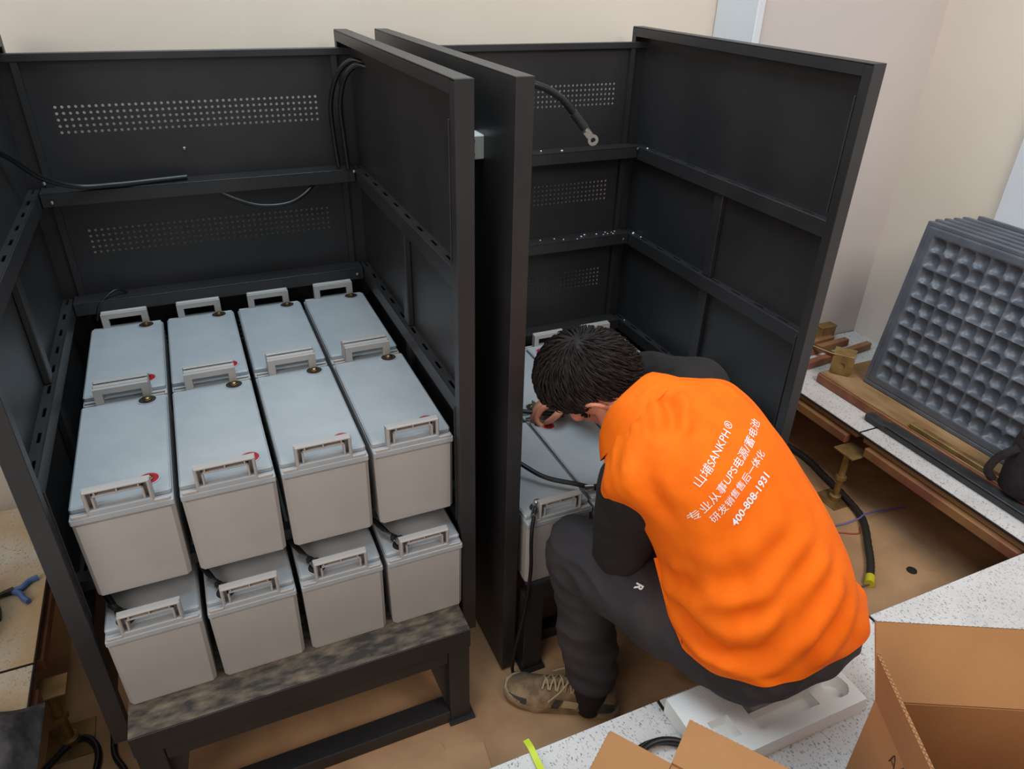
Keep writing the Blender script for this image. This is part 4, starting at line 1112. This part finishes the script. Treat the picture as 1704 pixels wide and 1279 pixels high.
# loose metal by the wall
def loose(name, label, cat, p0, p1, w, h, mat, group='loose stringers by the wall'):
    p0, p1 = V(*p0), V(*p1); d = p1 - p0; M = Matrix.Translation(p0) @ d.to_track_quat('X', 'Z').to_matrix().to_4x4()
    o = MB().box(0, -w / 2, 0, d.length, w / 2, h, .002, 0, M).build(name, mat); tag(o, label, cat, group); return o
z = RF + .001
loose('stringer', 'brown stringer on the floor nearest the wall behind the cabinet', 'stringer', (2.10, .71, z), (2.62, .73, z), .026, .03, 'rust_paint')
loose('stringer', 'brown stringer on the floor just in front of the rearmost one', 'stringer', (2.12, .655, z), (2.66, .69, z), .026, .03, 'board_edge')
loose('stringer', 'brown stringer on the floor nearest the board end', 'stringer', (2.16, .57, z), (2.72, .63, z), .026, .03, 'rust_paint')
loose('stringer', 'shiny brass coloured stringer lying across the brown ones', 'stringer', (2.44, .735, z + .031), (2.50, .54, z + .031), .018, .014, 'brass')
loose('stringer', 'yellow stringer lying on the board beside the trunking', 'stringer', (2.335, .10, ZB), (2.338, -.24, ZB), .022, .016, 'zinc_yellow')
t = thing('loose_pedestal', 'loose yellow pedestal head with round hole standing on the board', 'floor pedestal', (2.40, .45, ZB))
Mx = Matrix.Translation((2.375, .452, ZB + .001)) @ Matrix.Rotation(math.radians(38), 4, 'Z')
mb = MB(); n = 20; vs = []; fs = []
for xx in (0, .006):
    for q in range(n):
        a = 2 * math.pi * q / n; c_, s_ = math.cos(a), math.sin(a); k = .038 / max(abs(c_), abs(s_)); vs.append((xx, c_ * k, .038 + s_ * k))
    for q in range(n):
        a = 2 * math.pi * q / n; vs.append((xx, .011 * math.cos(a), .038 + .011 * math.sin(a)))
for q in range(n):
    p = (q + 1) % n
    fs += [(q, p, n + p, n + q), (2 * n + q, 3 * n + q, 3 * n + p, 2 * n + p), (q, 2 * n + q, 2 * n + p, p), (n + q, n + p, 3 * n + p, 3 * n + q)]
mb.add(vs, fs, 0, Mx).build('head_plate', 'zinc_yellow', t, sharp=30)
MB().box(0, -.038, .074, .07, .038, .079, .001, 0, Mx).build('bracket', 'zinc_yellow', t)
MB().cyl(Mx @ V(.006, 0, .038), Mx @ V(.16, .01, .012), .012).build('tube', 'zinc_yellow', t)
t = thing('small_carton', 'small olive box against the wall behind the brass stringer', 'box', (2.60, .755, z))
MB().box(2.565, .738, z + .0, 2.640, .776, z + .062, .002).build('box_body', 'zinc_yellow', t)
MB().box(2.563, .736, z + .0621, 2.642, .778, z + .070, .002).build('box_lid', 'zinc_yellow', t)

# things on the dusty tiles at left
jk = MB(); heightfield(jk, -.46, -.30, -.165, .06, RF + .0005, RF + .002, lambda x, y: max(0, .055 * min(smoothst(-.46, -.40, x), smoothst(-.165, -.20, x), smoothst(-.30, -.25, y), smoothst(.06 - (x + .2) * .4, .0 - (x + .2) * .4, y)) + .016 * noise.noise(V(x * 18 + y * 14, y * 18 - x * 8, 2)) * smoothst(.06, .02, y)), 60, 70)
tag(jk.build('dark_jacket', 'jacket_cloth', sharp=80), 'dark grey jacket crumpled on the tile at the lower left corner', 'jacket')
pts = [V(-.385 + (.10 - .004 * (k // 18)) * math.cos(k * .35), .335 + (.115 - .004 * (k // 18)) * math.sin(k * .35), RF + .009 + .016 * (k / 18)) for k in range(54)]
cable('cable_coil', 'black cable coil on the dusty tile at the left edge', 'cable', pts, .0085, 'black_rubber')
t = thing('pliers', 'blue handled pliers lying on the dusty left tile', 'pliers', (-.25, .43, RF))
z = RF + .008
MB().tube([(-.262, .424, z), (-.246, .428, z), (-.232, .445, z), (-.214, .452, z)], .007, 8).build('handle', 'blue_plastic', t)
MB().tube([(-.262, .420, z), (-.248, .408, z), (-.238, .388, z), (-.226, .372, z)], .007, 8).build('handle', 'blue_plastic', t)
MB().tube([(-.262, .424, z), (-.285, .420, z), (-.312, .408, z)], lambda q: .010 * (1 - .6 * q), 8).build('jaw', 'tool_metal', t)
# cables on the pit floor at lower left and torn cardboard before the stand
cable('power_cable', 'black cable on the pit floor at lower left, nearest the tile edge', 'cable', [(-.26, .10, -.762), (-.20, .165, -.762), (-.16, .17, -.762), (-.135, .12, -.762), (-.145, .05, -.762), (-.19, -.05, -.762)], .008, group='cables on the pit floor')
cable('power_cable', 'black cable on the pit floor at lower left, nearest the stand leg', 'cable', [(-.12, .30, -.762), (-.105, .17, -.762), (-.10, .10, -.762), (-.075, .04, -.762), (-.06, -.05, -.762)], .007, group='cables on the pit floor')
poly = [(.34, -.175), (.42, -.170), (.47, -.182), (.50, -.168), (.56, -.176), (.585, -.160), (.605, -.163), (.608, -.182), (.66, -.178), (.70, -.20), (.69, -.30), (.60, -.36), (.40, -.36), (.30, -.30), (.31, -.20)]
tag(MB().prism(poly, SUB + .0005, SUB + .004).build('torn_cardboard', 'concrete_floor'), 'torn flat cardboard piece on the pit floor before the left stand', 'cardboard')

# socket wrench in the right hand
t = thing('socket_wrench', 'dark wrench held in the man\'s right hand over the batteries', 'wrench', (1.06, .33, -.225))
MB().tube([(1.128, .282, -.228), (1.075, .312, -.226), (1.02, .345, -.226)], .0065, 10).build('wrench_shaft', 'tool_metal', t)
MB().cyl((1.012, .35, -.236), (1.012, .35, -.214), .012, 12).build('socket_head', 'tool_metal', t)
